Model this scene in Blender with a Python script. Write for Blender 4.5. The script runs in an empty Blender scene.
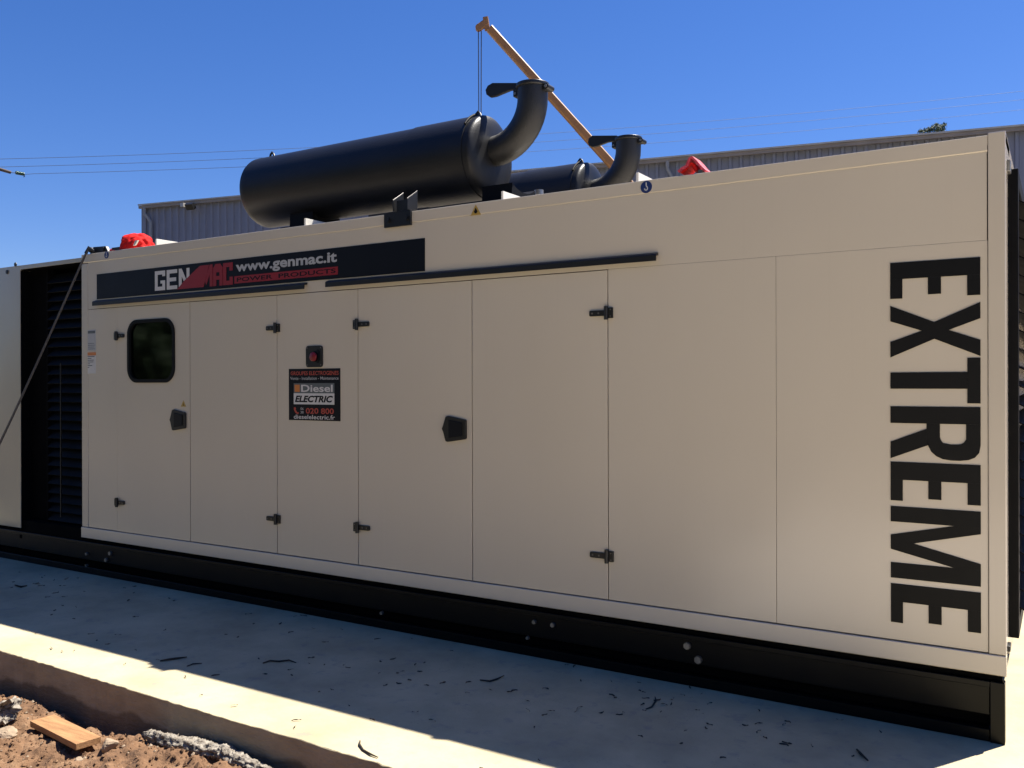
import bpy, math, random
from mathutils import Vector, Matrix, noise
random.seed(7)
R = math.radians
C = bpy.context.scene.collection

# ------------------------------------------------------------------ camera frame (facade of the canopy = plane Y 0)
F, TH, PI_, RO, CH, D = 887.7, R(31.884), R(-0.044), R(-0.136), 1.5405, 4.3
fw = Vector((-math.sin(TH)*math.cos(PI_), math.cos(TH)*math.cos(PI_), math.sin(PI_)))
r0 = Vector((math.cos(TH), math.sin(TH), 0)); u0 = r0.cross(fw)
rt = math.cos(RO)*r0 + math.sin(RO)*u0
up = -math.sin(RO)*r0 + math.cos(RO)*u0
CP = Vector((0, -D, CH))
def ray(x, y): return fw + rt*((x-512)/F) - up*((y-384)/F)
def onY(x, y, Y=0.0): d = ray(x, y); return CP + d*((Y+D)/d.y)
def onZ(x, y, z): d = ray(x, y); return CP + d*((z-CH)/d.z)
def atd(x, y, z): return CP + ray(x, y)*z
def X(x): return onY(x, 384).x

cam = bpy.data.cameras.new('camera'); co = bpy.data.objects.new('camera', cam); C.objects.link(co)
m = Matrix((rt, up, -fw)).transposed().to_4x4(); m.translation = CP; co.matrix_world = m
cam.sensor_width = 36; cam.lens = F/1024*36; cam.clip_end = 2000; cam.clip_start = 0.05
bpy.context.scene.camera = co

# ------------------------------------------------------------------ materials
def mat(name, col, rough=0.6, metal=0.0, var=0.0, vscale=6.0, bump=0.0, bscale=60.0, col2=None, spec=None, coat=0.0, detail=5.0, stretch=None):
    M = bpy.data.materials.new(name); M.use_nodes = True
    nt = M.node_tree; N = nt.nodes; L = nt.links; b = N['Principled BSDF']
    b.inputs['Roughness'].default_value = rough; b.inputs['Metallic'].default_value = metal
    b.inputs['Base Color'].default_value = (*col, 1)
    if spec is not None: b.inputs['Specular IOR Level'].default_value = spec
    if coat: b.inputs['Coat Weight'].default_value = coat; b.inputs['Coat Roughness'].default_value = 0.15
    tc = N.new('ShaderNodeTexCoord'); src = tc.outputs['Object']
    if stretch:
        mp = N.new('ShaderNodeMapping'); mp.inputs['Scale'].default_value = stretch
        L.new(src, mp.inputs[0]); src = mp.outputs[0]
    if var or col2:
        n = N.new('ShaderNodeTexNoise'); n.inputs['Scale'].default_value = vscale; n.inputs['Detail'].default_value = detail
        n.inputs['Roughness'].default_value = 0.6
        L.new(src, n.inputs['Vector'])
        rp = N.new('ShaderNodeValToRGB')
        c2 = col2 if col2 else tuple(c*(1-var) for c in col)
        rp.color_ramp.elements[0].position = 0.32; rp.color_ramp.elements[0].color = (*c2, 1)
        rp.color_ramp.elements[1].position = 0.68; rp.color_ramp.elements[1].color = (*col, 1)
        L.new(n.outputs[0], rp.inputs[0]); L.new(rp.outputs[0], b.inputs['Base Color'])
        mr = N.new('ShaderNodeMapRange'); mr.inputs[3].default_value = min(1, rough*1.15); mr.inputs[4].default_value = rough*0.85
        L.new(n.outputs[0], mr.inputs[0]); L.new(mr.outputs[0], b.inputs['Roughness'])
    if bump:
        n2 = N.new('ShaderNodeTexNoise'); n2.inputs['Scale'].default_value = bscale; n2.inputs['Detail'].default_value = 6
        L.new(src, n2.inputs['Vector'])
        bp = N.new('ShaderNodeBump'); bp.inputs['Strength'].default_value = bump; bp.inputs['Distance'].default_value = 0.01
        L.new(n2.outputs[0], bp.inputs['Height']); L.new(bp.outputs[0], b.inputs['Normal'])
    return M

def cream_mat(name, col, smudge=True):
    """painted sheet steel: dust film, faint runs, slightly wavy sheet"""
    M = mat(name, col, 0.42)
    nt = M.node_tree; N = nt.nodes; L = nt.links; b = N['Principled BSDF']
    tc = N.new('ShaderNodeTexCoord')
    # fine film of dust
    n1 = N.new('ShaderNodeTexNoise'); n1.inputs['Scale'].default_value = 2.2; n1.inputs['Detail'].default_value = 3; n1.inputs['Roughness'].default_value = .5
    mp = N.new('ShaderNodeMapping'); mp.inputs['Scale'].default_value = (1, 1, .45)
    L.new(tc.outputs['Object'], mp.inputs[0]); L.new(mp.outputs[0], n1.inputs['Vector'])
    r1 = N.new('ShaderNodeMapRange'); r1.inputs[1].default_value = .4; r1.inputs[2].default_value = .75; r1.inputs[3].default_value = 0; r1.inputs[4].default_value = .10
    L.new(n1.outputs[0], r1.inputs[0])
    mx = N.new('ShaderNodeMixRGB'); mx.inputs[1].default_value = (*col, 1); mx.inputs[2].default_value = (col[0]*.78, col[1]*.74, col[2]*.68, 1)
    L.new(r1.outputs[0], mx.inputs[0])
    # thin vertical runs
    n3 = N.new('ShaderNodeTexNoise'); n3.inputs['Scale'].default_value = 1.0; n3.inputs['Detail'].default_value = 4
    mp3 = N.new('ShaderNodeMapping'); mp3.inputs['Scale'].default_value = (38, 38, .7)
    L.new(tc.outputs['Object'], mp3.inputs[0]); L.new(mp3.outputs[0], n3.inputs['Vector'])
    r3 = N.new('ShaderNodeMapRange'); r3.inputs[1].default_value = .62; r3.inputs[2].default_value = .8; r3.inputs[3].default_value = 0; r3.inputs[4].default_value = .05
    L.new(n3.outputs[0], r3.inputs[0])
    mx3 = N.new('ShaderNodeMixRGB'); mx3.inputs[2].default_value = (col[0]*.6, col[1]*.56, col[2]*.5, 1)
    L.new(r3.outputs[0], mx3.inputs[0]); L.new(mx.outputs[0], mx3.inputs[1]); L.new(mx3.outputs[0], b.inputs['Base Color'])
    rr = N.new('ShaderNodeMapRange'); rr.inputs[3].default_value = .265; rr.inputs[4].default_value = .275; b.inputs['Specular IOR Level'].default_value = .62; b.inputs['Coat Weight'].default_value = .6; b.inputs['Coat Roughness'].default_value = .16
    L.new(n1.outputs[0], rr.inputs[0]); L.new(rr.outputs[0], b.inputs['Roughness'])
    # wavy sheet + orange peel
    n2 = N.new('ShaderNodeTexNoise'); n2.inputs['Scale'].default_value = 1.6; n2.inputs['Detail'].default_value = 1
    L.new(tc.outputs['Object'], n2.inputs['Vector'])
    b1 = N.new('ShaderNodeBump'); b1.inputs['Strength'].default_value = .45; b1.inputs['Distance'].default_value = .02
    L.new(n2.outputs[0], b1.inputs['Height'])
    n4 = N.new('ShaderNodeTexNoise'); n4.inputs['Scale'].default_value = 320; n4.inputs['Detail'].default_value = 2
    L.new(tc.outputs['Object'], n4.inputs['Vector'])
    b2 = N.new('ShaderNodeBump'); b2.inputs['Strength'].default_value = .08; b2.inputs['Distance'].default_value = .002
    L.new(n4.outputs[0], b2.inputs['Height']); L.new(b1.outputs[0], b2.inputs['Normal']); L.new(b2.outputs[0], b.inputs['Normal'])
    return M

CREAM = (0.580, 0.508, 0.400)
M_cream = cream_mat('cream_paint', CREAM)
M_post = cream_mat('cream_paint_trim', (0.555, 0.487, 0.385))
M_rail = cream_mat('cream_paint_sill', (0.60, 0.53, 0.43))
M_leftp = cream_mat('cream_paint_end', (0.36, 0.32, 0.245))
M_black = mat('satin_black_paint', (0.006, 0.006, 0.0065), 0.45, var=.3, vscale=4)
M_skid = mat('skid_black_paint', (0.002, 0.0022, 0.003), 0.30, col2=(0.004, 0.0038, 0.0036), vscale=5, bump=.08, bscale=14, spec=.2)
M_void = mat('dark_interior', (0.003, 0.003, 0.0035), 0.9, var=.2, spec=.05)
M_louv = mat('louvre_black', (0.003, 0.003, 0.0035), 0.6, var=.3, spec=.15)
M_hinge = mat('hinge_black', (0.006, 0.006, 0.006), 0.45, var=.2, vscale=30)
M_seal = mat('rubber_seal', (0.003, 0.004, 0.004), 0.7, var=.2, spec=.2)
M_flash = mat('white_roof_flashing', (0.72, 0.70, 0.64), 0.5, var=.1)
M_screw = mat('hinge_screw_steel', (0.16, 0.15, 0.14), 0.45, .6, var=.2)
M_muff = mat('charcoal_heat_paint', (0.0065, 0.007, 0.009), 0.42, col2=(0.011, 0.011, 0.012), vscale=5, bump=.12, bscale=90, stretch=(.5, 1, 1), spec=.33)
M_pipe = mat('charcoal_pipe_paint', (0.009, 0.010, 0.012), 0.44, col2=(0.018, 0.017, 0.016), vscale=9, bump=.3, bscale=140)
M_flap = mat('flap_black', (0.012, 0.012, 0.013), 0.4, var=.3)
M_steel = mat('zinc_steel', (0.38, 0.37, 0.35), 0.42, .85, var=.35, vscale=40)
M_vinyl = mat('black_vinyl', (0.004, 0.005, 0.008), 0.45, var=.15, spec=.2)
M_ext = mat('black_lettering_vinyl', (0.004, 0.004, 0.004), 0.55, var=.2, spec=.2)
M_red = mat('red_vinyl', (0.25, 0.008, 0.014), 0.4, var=.12)
M_red2 = mat('red_print', (0.42, 0.06, 0.035), 0.45, var=.12)
M_wht = mat('white_vinyl', (0.62, 0.60, 0.56), 0.4, var=.12)
M_grey = mat('grey_print', (0.42, 0.42, 0.41), 0.45, var=.1)
M_dgrey = mat('dark_grey_print', (0.10, 0.115, 0.115), 0.45, var=.1)
M_orng = mat('orange_print', (0.60, 0.20, 0.04), 0.45, var=.1)
M_yel = mat('yellow_print', (0.42, 0.27, 0.05), 0.45, var=.1)
M_blue = mat('blue_print', (0.012, 0.03, 0.13), 0.4, var=.1)
M_estop = mat('red_button_plastic', (0.20, 0.006, 0.012), 0.4, var=.1)
M_glass = bpy.data.materials.new('window_glass'); M_glass.use_nodes = True
def _g():
    nt = M_glass.node_tree; N = nt.nodes; L = nt.links; N.remove(N['Principled BSDF'])
    o = N['Material Output']; g = N.new('ShaderNodeBsdfGlossy'); g.inputs['Roughness'].default_value = .04
    t = N.new('ShaderNodeBsdfTransparent'); t.inputs[0].default_value = (.22, .24, .24, 1)
    fr = N.new('ShaderNodeFresnel'); fr.inputs[0].default_value = 1.5
    x = N.new('ShaderNodeMixShader'); L.new(fr.outputs[0], x.inputs[0]); L.new(t.outputs[0], x.inputs[1]); L.new(g.outputs[0], x.inputs[2]); L.new(x.outputs[0], o.inputs[0])
_g()
M_wood = mat('sawn_softwood', (0.42, 0.225, 0.095), 0.8, col2=(0.25, 0.125, 0.05), vscale=7, bump=.4, bscale=40, stretch=(.6, 6, 6))
M_rock = mat('pale_rock', (0.34, 0.25, 0.165), 0.9, var=.35, vscale=18, bump=.6, bscale=70)
M_mortar = mat('crusty_mortar', (0.38, 0.34, 0.28), 1.0, col2=(0.11, 0.09, 0.07), vscale=38, bump=.5, bscale=160, spec=.1)
M_sling = mat('red_webbing', (0.68, 0.016, 0.014), 0.75, spec=.15, var=.15, vscale=12, bump=.35, bscale=260)
M_sling2 = mat('faded_red_webbing', (0.62, 0.075, 0.12), 0.6, col2=(0.48, 0.03, 0.05), vscale=26, bump=.35, bscale=260)
M_rope = mat('grey_rope', (0.12, 0.105, 0.085), 0.9, var=.4, vscale=90)
M_shed = mat('blue_grey_cladding', (0.22, 0.235, 0.30), 0.5, col2=(0.19, 0.205, 0.265), vscale=1.2)
M_shedroof = mat('shed_roof_sheet', (0.50, 0.47, 0.42), 0.5, .3, var=.2, vscale=3)
M_gutter = mat('brown_gutter', (0.27, 0.235, 0.205), 0.5, var=.2, vscale=3)
M_pipeg = mat('grey_downpipe', (0.28, 0.29, 0.31), 0.5, var=.15)
M_crane = mat('orange_crane_paint', (0.33, 0.155, 0.05), 0.5, col2=(0.22, 0.11, 0.045), vscale=4, stretch=(1, 1, 1))
M_craned = mat('crane_grey_steel', (0.16, 0.14, 0.13), 0.5, var=.3)
M_wire = mat('power_cable', (0.045, 0.07, 0.13), 0.6, var=.2)
M_cable = mat('steel_wire_rope', (0.05, 0.05, 0.06), 0.6, .3, var=.2)
M_polew = mat('weathered_pole_wood', (0.14, 0.10, 0.07), 0.9, var=.4, vscale=12, bump=.4, bscale=40)
M_insul = mat('green_glass_insulator', (0.04, 0.10, 0.07), 0.25, var=.2)
M_bark = mat('tree_bark', (0.09, 0.065, 0.045), 0.9, var=.4, vscale=20, bump=.6, bscale=40)
M_leaf = mat('pine_foliage', (0.045, 0.075, 0.030), 0.7, col2=(0.022, 0.042, 0.016), vscale=3)
M_twig = mat('dry_twig', (0.035, 0.026, 0.020), 0.9, var=.4, vscale=40)
M_litter = mat('dry_leaf_bits', (0.050, 0.036, 0.028), 0.9, col2=(0.02, 0.016, 0.014), vscale=8)

def ground_mat():
    M = mat('earth_ground', (0.34, 0.205, 0.12), 0.95)
    nt = M.node_tree; N = nt.nodes; L = nt.links; b = N['Principled BSDF']; tc = N.new('ShaderNodeTexCoord')
    n1 = N.new('ShaderNodeTexNoise'); n1.inputs['Scale'].default_value = 7; n1.inputs['Detail'].default_value = 10; n1.inputs['Roughness'].default_value = .7
    L.new(tc.outputs['Object'], n1.inputs['Vector'])
    rp = N.new('ShaderNodeValToRGB'); e = rp.color_ramp.elements
    e[0].position = .3; e[0].color = (.085, .043, .020, 1); e[1].position = .72; e[1].color = (.29, .18, .10, 1)
    k = rp.color_ramp.elements.new(.52); k.color = (.19, .102, .050, 1)
    L.new(n1.outputs[0], rp.inputs[0]); L.new(rp.outputs[0], b.inputs['Base Color'])
    n2 = N.new('ShaderNodeTexNoise'); n2.inputs['Scale'].default_value = 85; n2.inputs['Detail'].default_value = 8; n2.inputs['Roughness'].default_value = .7
    L.new(tc.outputs['Object'], n2.inputs['Vector'])
    bp = N.new('ShaderNodeBump'); bp.inputs['Strength'].default_value = .8; bp.inputs['Distance'].default_value = .012
    L.new(n2.outputs[0], bp.inputs['Height']); L.new(bp.outputs[0], b.inputs['Normal'])
    return M
M_dirt = ground_mat()
M_yard = mat('dusty_yard', (0.130, 0.108, 0.078), 0.95, col2=(0.085, 0.072, 0.05), vscale=.7, bump=.5, bscale=30, detail=9)

def concrete_mat():
    M = mat('cast_concrete', (.4, .38, .35), 0.85)
    nt = M.node_tree; N = nt.nodes; L = nt.links; b = N['Principled BSDF']; tc = N.new('ShaderNodeTexCoord')
    def nz(s, d, rg=.6):
        n = N.new('ShaderNodeTexNoise'); n.inputs['Scale'].default_value = s; n.inputs['Detail'].default_value = d; n.inputs['Roughness'].default_value = rg
        L.new(tc.outputs['Object'], n.inputs['Vector']); return n
    n1 = nz(1.7, 9, .62)
    rp = N.new('ShaderNodeValToRGB'); e = rp.color_ramp.elements
    e[0].position = .3; e[0].color = (.33, .282, .176, 1); e[1].position = .7; e[1].color = (.54, .458, .288, 1)
    L.new(n1.outputs[0], rp.inputs[0])
    # pale trowel patches / dusty marks
    n3 = nz(9, 8, .7)
    r3 = N.new('ShaderNodeMapRange'); r3.inputs[1].default_value = .55; r3.inputs[2].default_value = .72; r3.inputs[3].default_value = 0; r3.inputs[4].default_value = .7
    L.new(n3.outputs[0], r3.inputs[0])
    mx = N.new('ShaderNodeMixRGB'); mx.inputs[2].default_value = (.23, .215, .195, 1)
    L.new(r3.outputs[0], mx.inputs[0]); L.new(rp.outputs[0], mx.inputs[1])
    # small dark specks
    v = N.new('ShaderNodeTexVoronoi'); v.inputs['Scale'].default_value = 26; v.inputs['Randomness'].default_value = 1
    L.new(tc.outputs['Object'], v.inputs['Vector'])
    r4 = N.new('ShaderNodeMapRange'); r4.inputs[1].default_value = .06; r4.inputs[2].default_value = .13; r4.inputs[3].default_value = .6; r4.inputs[4].default_value = 0
    L.new(v.outputs['Distance'], r4.inputs[0])
    n5 = nz(3.1, 4); r5 = N.new('ShaderNodeMapRange'); r5.inputs[1].default_value = .5; r5.inputs[2].default_value = .62
    L.new(n5.outputs[0], r5.inputs[0])
    mu = N.new('ShaderNodeMath'); mu.operation = 'MULTIPLY'; L.new(r4.outputs[0], mu.inputs[0]); L.new(r5.outputs[0], mu.inputs[1])
    mx2 = N.new('ShaderNodeMixRGB'); mx2.inputs[2].default_value = (.12, .11, .10, 1)
    L.new(mu.outputs[0], mx2.inputs[0]); L.new(mx.outputs[0], mx2.inputs[1]); L.new(mx2.outputs[0], b.inputs['Base Color'])
    n2 = nz(38, 8, .7)
    bp = N.new('ShaderNodeBump'); bp.inputs['Strength'].default_value = .35; bp.inputs['Distance'].default_value = .008
    L.new(n2.outputs[0], bp.inputs['Height']); L.new(bp.outputs[0], b.inputs['Normal'])
    return M
M_conc = concrete_mat()
M_bounce = mat('added_bounce_concrete', (0.74, 0.655, 0.54), 0.85, col2=(0.66, 0.58, 0.47), vscale=1.5, bump=.2, bscale=40)  # extra pale, for the added apron that bounces light
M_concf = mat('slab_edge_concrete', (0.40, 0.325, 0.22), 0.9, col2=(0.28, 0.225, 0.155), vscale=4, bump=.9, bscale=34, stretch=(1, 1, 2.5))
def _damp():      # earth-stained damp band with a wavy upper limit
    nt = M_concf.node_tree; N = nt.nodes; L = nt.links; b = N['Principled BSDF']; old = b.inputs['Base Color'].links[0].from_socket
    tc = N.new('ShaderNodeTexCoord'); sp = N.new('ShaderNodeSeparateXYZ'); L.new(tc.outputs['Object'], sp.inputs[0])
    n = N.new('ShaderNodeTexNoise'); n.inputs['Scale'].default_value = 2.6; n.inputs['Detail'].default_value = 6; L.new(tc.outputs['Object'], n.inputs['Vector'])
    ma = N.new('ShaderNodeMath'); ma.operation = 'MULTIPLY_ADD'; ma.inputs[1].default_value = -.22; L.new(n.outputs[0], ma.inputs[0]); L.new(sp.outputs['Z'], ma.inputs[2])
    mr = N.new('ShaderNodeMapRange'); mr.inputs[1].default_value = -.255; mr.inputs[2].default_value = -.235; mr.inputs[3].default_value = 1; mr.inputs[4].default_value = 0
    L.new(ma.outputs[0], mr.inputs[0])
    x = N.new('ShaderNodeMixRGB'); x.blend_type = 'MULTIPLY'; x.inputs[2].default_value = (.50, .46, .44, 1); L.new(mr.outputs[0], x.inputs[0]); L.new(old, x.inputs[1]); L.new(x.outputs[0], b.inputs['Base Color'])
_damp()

# ------------------------------------------------------------------ mesh builder
class MB:
    def __init__(s): s.v = []; s.f = []; s.m = []; s.s = []; s.mats = []
    def mi(s, m):
        if m not in s.mats: s.mats.append(m)
        return s.mats.index(m)
    def add(s, vs, fs, m, smooth=False):
        o = len(s.v); s.v += [tuple(v) for v in vs]; k = s.mi(m)
        for f in fs: s.f.append([i+o for i in f]); s.m.append(k); s.s.append(smooth)
        return s
    def box(s, x0, x1, y0, y1, z0, z1, m, M=None):
        vs = [Vector((x, y, z)) for z in (z0, z1) for x, y in ((x0, y0), (x1, y0), (x1, y1), (x0, y1))]
        if M is not None: vs = [M @ v for v in vs]
        return s.add(vs, [(3, 2, 1, 0), (4, 5, 6, 7), (0, 1, 5, 4), (1, 2, 6, 5), (2, 3, 7, 6), (3, 0, 4, 7)], m)
    def prism(s, pts, y0, y1, m):          # polygon in XZ, extruded along Y (pts counterclockwise seen from -Y)
        n = len(pts)
        vs = [(x, y0, z) for x, z in pts] + [(x, y1, z) for x, z in pts]
        fs = [tuple(range(n)), tuple(range(2*n-1, n-1, -1))] + [((i+1) % n, i, i+n, (i+1) % n+n) for i in range(n)]
        return s.add(vs, fs, m)
    def extr(s, prof, path_a, path_b, m):  # profile (list of Vectors offset) extruded between two points
        n = len(prof); vs = [path_a+p for p in prof]+[path_b+p for p in prof]
        return s.add(vs, [tuple(range(n-1, -1, -1)), tuple(range(n, 2*n))]+[(i, (i+1) % n, (i+1) % n+n, i+n) for i in range(n)], m)
    def tube(s, pts, rad, m, n=12, caps=True, smooth=True):
        pts = [Vector(p) for p in pts]; rads = rad if isinstance(rad, (list, tuple)) else [rad]*len(pts)
        rings = []; prev = None
        for i, p in enumerate(pts):
            t = (pts[min(i+1, len(pts)-1)]-pts[max(i-1, 0)]).normalized()
            if prev is None:
                a = Vector((0, 0, 1)) if abs(t.z) < .9 else Vector((0, 1, 0)); a = (a-t*a.dot(t)).normalized()
            else: a = (prev-t*prev.dot(t)).normalized()
            prev = a; b = t.cross(a)
            rings.append([p+(a*math.cos(2*math.pi*k/n)+b*math.sin(2*math.pi*k/n))*rads[i] for k in range(n)])
        vs = [v for r in rings for v in r]; fs = []
        for i in range(len(pts)-1):
            for k in range(n): fs.append((i*n+k, i*n+(k+1) % n, (i+1)*n+(k+1) % n, (i+1)*n+k))
        s.add(vs, fs, m, smooth)
        if caps:
            s.add(rings[0], [tuple(range(n-1, -1, -1))], m); s.add(rings[-1], [tuple(range(n))], m)
        return s
    def cyl(s, a, b, r, m, n=24): return s.tube([a, b], r, m, n)
    def lathe(s, prof, org, axis, m, n=48, smooth=True):    # prof: (t along axis, radius)
        org = Vector(org); ax = Vector(axis).normalized(); a = Vector((0, 0, 1)) if abs(ax.z) < .9 else Vector((1, 0, 0))
        a = (a-ax*a.dot(ax)).normalized(); b = ax.cross(a); vs = []; fs = []
        for t, r in prof:
            for k in range(n):
                an = 2*math.pi*k/n; vs.append(org+ax*t+(a*math.cos(an)+b*math.sin(an))*r)
        for i in range(len(prof)-1):
            for k in range(n): fs.append((i*n+k, i*n+(k+1) % n, (i+1)*n+(k+1) % n, (i+1)*n+k))
        return s.add(vs, fs, m, smooth)
    def mesh(s, verts, faces, m, smooth=True): return s.add(verts, faces, m, smooth)
    def text(s, body, x0, x1, z0, z1, y, m, bold=0.0, depth=.0006, shear=0.0, flip=False):
        """text squeezed into the box x0..x1, z0..z1 on the plane y (facing -Y)"""
        cu = bpy.data.curves.new('tmp', 'FONT'); cu.body = body; cu.offset = bold; cu.resolution_u = 3; cu.shear = shear
        ob = bpy.data.objects.new('tmp', cu); C.objects.link(ob)
        dg = bpy.context.evaluated_depsgraph_get(); me = ob.evaluated_get(dg).to_mesh()
        vs = [v.co.copy() for v in me.vertices]; fs = [tuple(p.vertices) for p in me.polygons]
        bpy.data.objects.remove(ob); bpy.data.curves.remove(cu)
        ax, bx = min(v.x for v in vs), max(v.x for v in vs); ay, by = min(v.y for v in vs), max(v.y for v in vs)
        o = [Vector((x0+(v.x-ax)/(bx-ax)*(x1-x0), y, z0+(v.y-ay)/(by-ay)*(z1-z0))) for v in vs]
        return s.add(o, fs, m)
    def build(s, name, parent=None, bevel=0, loc=None, seg=2):
        me = bpy.data.meshes.new(name)
        off = Vector(loc) if loc is not None else Vector((0, 0, 0))
        po = off
        vs = [(Vector(v)-po) for v in s.v]
        me.from_pydata([tuple(v) for v in vs], [], s.f); 
        for m in s.mats: me.materials.append(m)
        for p, k, sm in zip(me.polygons, s.m, s.s): p.material_index = k; p.use_smooth = sm
        me.update()
        o = bpy.data.objects.new(name, me); C.objects.link(o); o.location = off
        if parent is not None:
            o.parent = parent
            o.location = off - world_loc(parent)
        if bevel:
            b = o.modifiers.new('bevel', 'BEVEL'); b.width = bevel; b.segments = seg; b.limit_method = 'ANGLE'; b.angle_limit = R(40); b.harden_normals = False
        return o
def world_loc(o):
    v = o.location.copy()
    while o.parent is not None: o = o.parent; v += o.location
    return v
def tag(o, label=None, cat=None, group=None, kind=None):
    if label: o['label'] = label
    if cat: o['category'] = cat
    if group: o['group'] = group
    if kind: o['kind'] = kind
    return o
def empty(name, loc, label, cat, group=None):
    o = bpy.data.objects.new(name, None); C.objects.link(o); o.location = loc; o.empty_display_size = .2
    return tag(o, label, cat, group)
def rrect(x0, x1, z0, z1, r, n=6):
    pts = []
    for cx, cz, a0 in ((x1-r, z0+r, -90), (x1-r, z1-r, 0), (x0+r, z1-r, 90), (x0+r, z0+r, 180)):
        for k in range(n+1):
            a = R(a0+90*k/n); pts.append((cx+r*math.cos(a), cz+r*math.sin(a)))
    return pts
def fbm(p, oct=4, lac=2.1, gain=.5):
    a = 1; s = 0; q = Vector(p)
    for i in range(oct): s += a*noise.noise(q); q = q*lac+Vector((3.1, 1.7, 9.2)); a *= gain
    return s

# ------------------------------------------------------------------ GROUND: earth, slab
def slab_edge(x): return -1.503-0.012*(x+5.2)
def dirt_h(x, y):
    d = slab_edge(x)-y                     # distance in front of the slab
    base = -.290 + .080*(1-math.exp(-max(d, 0)/.10))
    mound = .055*math.exp(-((x+4.75)**2/.10+(d-.13)**2/.02)) + .022*math.exp(-((x+3.95)**2/.02+(d-.11)**2/.012)) + .03*math.exp(-((x+3.5)**2/.05+(d-.2)**2/.02))
    n = .030*fbm((x*3.2, y*3.2, 0), 3) + .026*fbm((x*11, y*11, 4), 4) + .011*fbm((x*38, y*38, 7), 4)
    rid = .010*(1-abs(noise.noise(Vector((x*19, y*19, 2))))*2)
    sm = max(0, min(1, (x+4.02)/.4)); sm = sm*sm*(3-2*sm)
    return base+mound+n+rid+.095*sm*math.exp(-max(d, 0)/.6)
def dense_sheet():
    mb = MB(); x0, x1, y0, y1, st = -6.4, -2.2, -2.7, -1.40, .012
    nx = int((x1-x0)/st); ny = int((y1-y0)/st)
    vs = []
    for j in range(ny+1):
        for i in range(nx+1):
            x = x0+i*st; y = y0+j*st
            e = min(x-x0, x1-x, y-y0)/.18
            w = max(0, min(1, e)); w = w*w*(3-2*w)
            vs.append((x, y, -.36*(1-w)+dirt_h(x, y)*w))
    fs = [(j*(nx+1)+i, j*(nx+1)+i+1, (j+1)*(nx+1)+i+1, (j+1)*(nx+1)+i) for j in range(ny) for i in range(nx)]
    mb.mesh(vs, fs, M_dirt); return tag(mb.build('earth_bank'), kind='structure')
dense_sheet()
mb = MB(); vs = []; fs = []
xs = [-400, -150, -60, -30] + [-20+i*.5 for i in range(81)] + [30, 60, 150, 400]
ys = [-400, -150, -60, -30] + [-20+i*.5 for i in range(91)] + [40, 90, 200, 500]
for y in ys:
    for x in xs:
        near = abs(x) < 22 and abs(y) < 30
        vs.append((x, y, -.31+(.03*fbm((x*.9, y*.9, 1), 4) if near else 0)))
W = len(xs)
fs = [(j*W+i, j*W+i+1, (j+1)*W+i+1, (j+1)*W+i) for j in range(len(ys)-1) for i in range(W-1)]
mb.mesh(vs, fs, M_yard); tag(mb.build('ground'), kind='structure')

# the slab: top sheet with an uneven arris along its front edge
mb = MB(); n = 900; xa, xb = -16.0, 12.0; row = []
for i in range(n+1):
    x = xa+(xb-xa)*i/n
    j = .010*fbm((x*2.3, 0, 3), 3)+.008*fbm((x*22, 0, 5), 4)
    y = slab_edge(x)+j+.007*max(0, noise.noise(Vector((x*9, 4, 2)))-.15)*3
    c = .002+.004*abs(noise.noise(Vector((x*25, 3, 0))))
    row.append([(x, 8.0, 0), (x, y+.5, 0), (x, y+c, 0), (x, y, -c), (x, y+.012*fbm((x*4, 1, 8), 2), -.12), (x, y-.006, -.45)])
for i in range(n):
    for k in range(5):
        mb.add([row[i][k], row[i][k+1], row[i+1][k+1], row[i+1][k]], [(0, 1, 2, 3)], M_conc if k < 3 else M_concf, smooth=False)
tag(mb.build('concrete_slab'), kind='structure')
# unseen pale apron and strip, added to bounce sunlight onto the facade
mb = MB(); mb.box(-2.02, 12.0, -3.0, -1.60, -.45, -.004, M_bounce); mb.box(-2.6, 12.0, -6.5, -3.001, -.45, -.004, M_bounce)
mb.box(.25, 11.9, -1.50, 7.9, .0, .005, M_bounce); tag(mb.build('bounce_apron', bevel=.01), kind='structure')

# ------------------------------------------------------------------ GENERATOR SET
ZR, ZT, ZD, ZB, ZL = 2.600, 2.525, 2.146, .380, .294     # roof, fascia seam, door top, door bottom, sill bottom
XR, XL, XE, DEP = -.209, -6.809, -9.6, 2.67
gen = empty('generator_set', (-4, 1.3, 0), 'long cream container sized generator set with black skid and EXTREME lettering on the concrete slab', 'generator')

# hull behind the sheets (walls, roof), dark inside the joints
mb = MB()
mb.box(-5.40, XR-.03, .045, DEP-.03, .31, ZR-.05, M_void)
mb.box(-6.79, -5.401, .30, DEP-.03, .31, ZR-.05, M_void)
mb.build('inner_hull', gen)
mb = MB()
mb.box(XL, XR, .002, DEP, ZR-.045, ZR-.004, M_cream)            # roof sheet
mb.box(XL, XR-.02, DEP-.028, DEP, .31, ZR-.046, M_cream)         # back wall
mb.build('roof', gen)
mb = MB()   # cross ribs standing on the roof
for xx in (-5.932, -4.351, -2.769, -1.918):
    mb = MB(); mb.box(xx-.014, xx, .06, DEP-.06, ZR-.002, 2.66, M_flash)
    mb.build('roof_rib', gen, bevel=.002)
# upper strip, with its turned lower edge facing down
mb = MB()
mb.extr([Vector((0, .040, -.003)), Vector((0, -.001, -.003)), Vector((0, -.003, -.006)), Vector((0, -.003, -.068)), Vector((0, .0012, -.073)), Vector((0, .040, -.073))],
        Vector((XR-.069, 0, ZR)), Vector((XL+.002, 0, ZR)), M_cream)
mb.build('roof_edge_strip', gen)
# fascia
mb = MB()
mb.box(XL+.085, XR-.071, .001, .040, ZD+.003, ZT+.0015, M_cream)
mb.build('fascia', gen)
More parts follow.
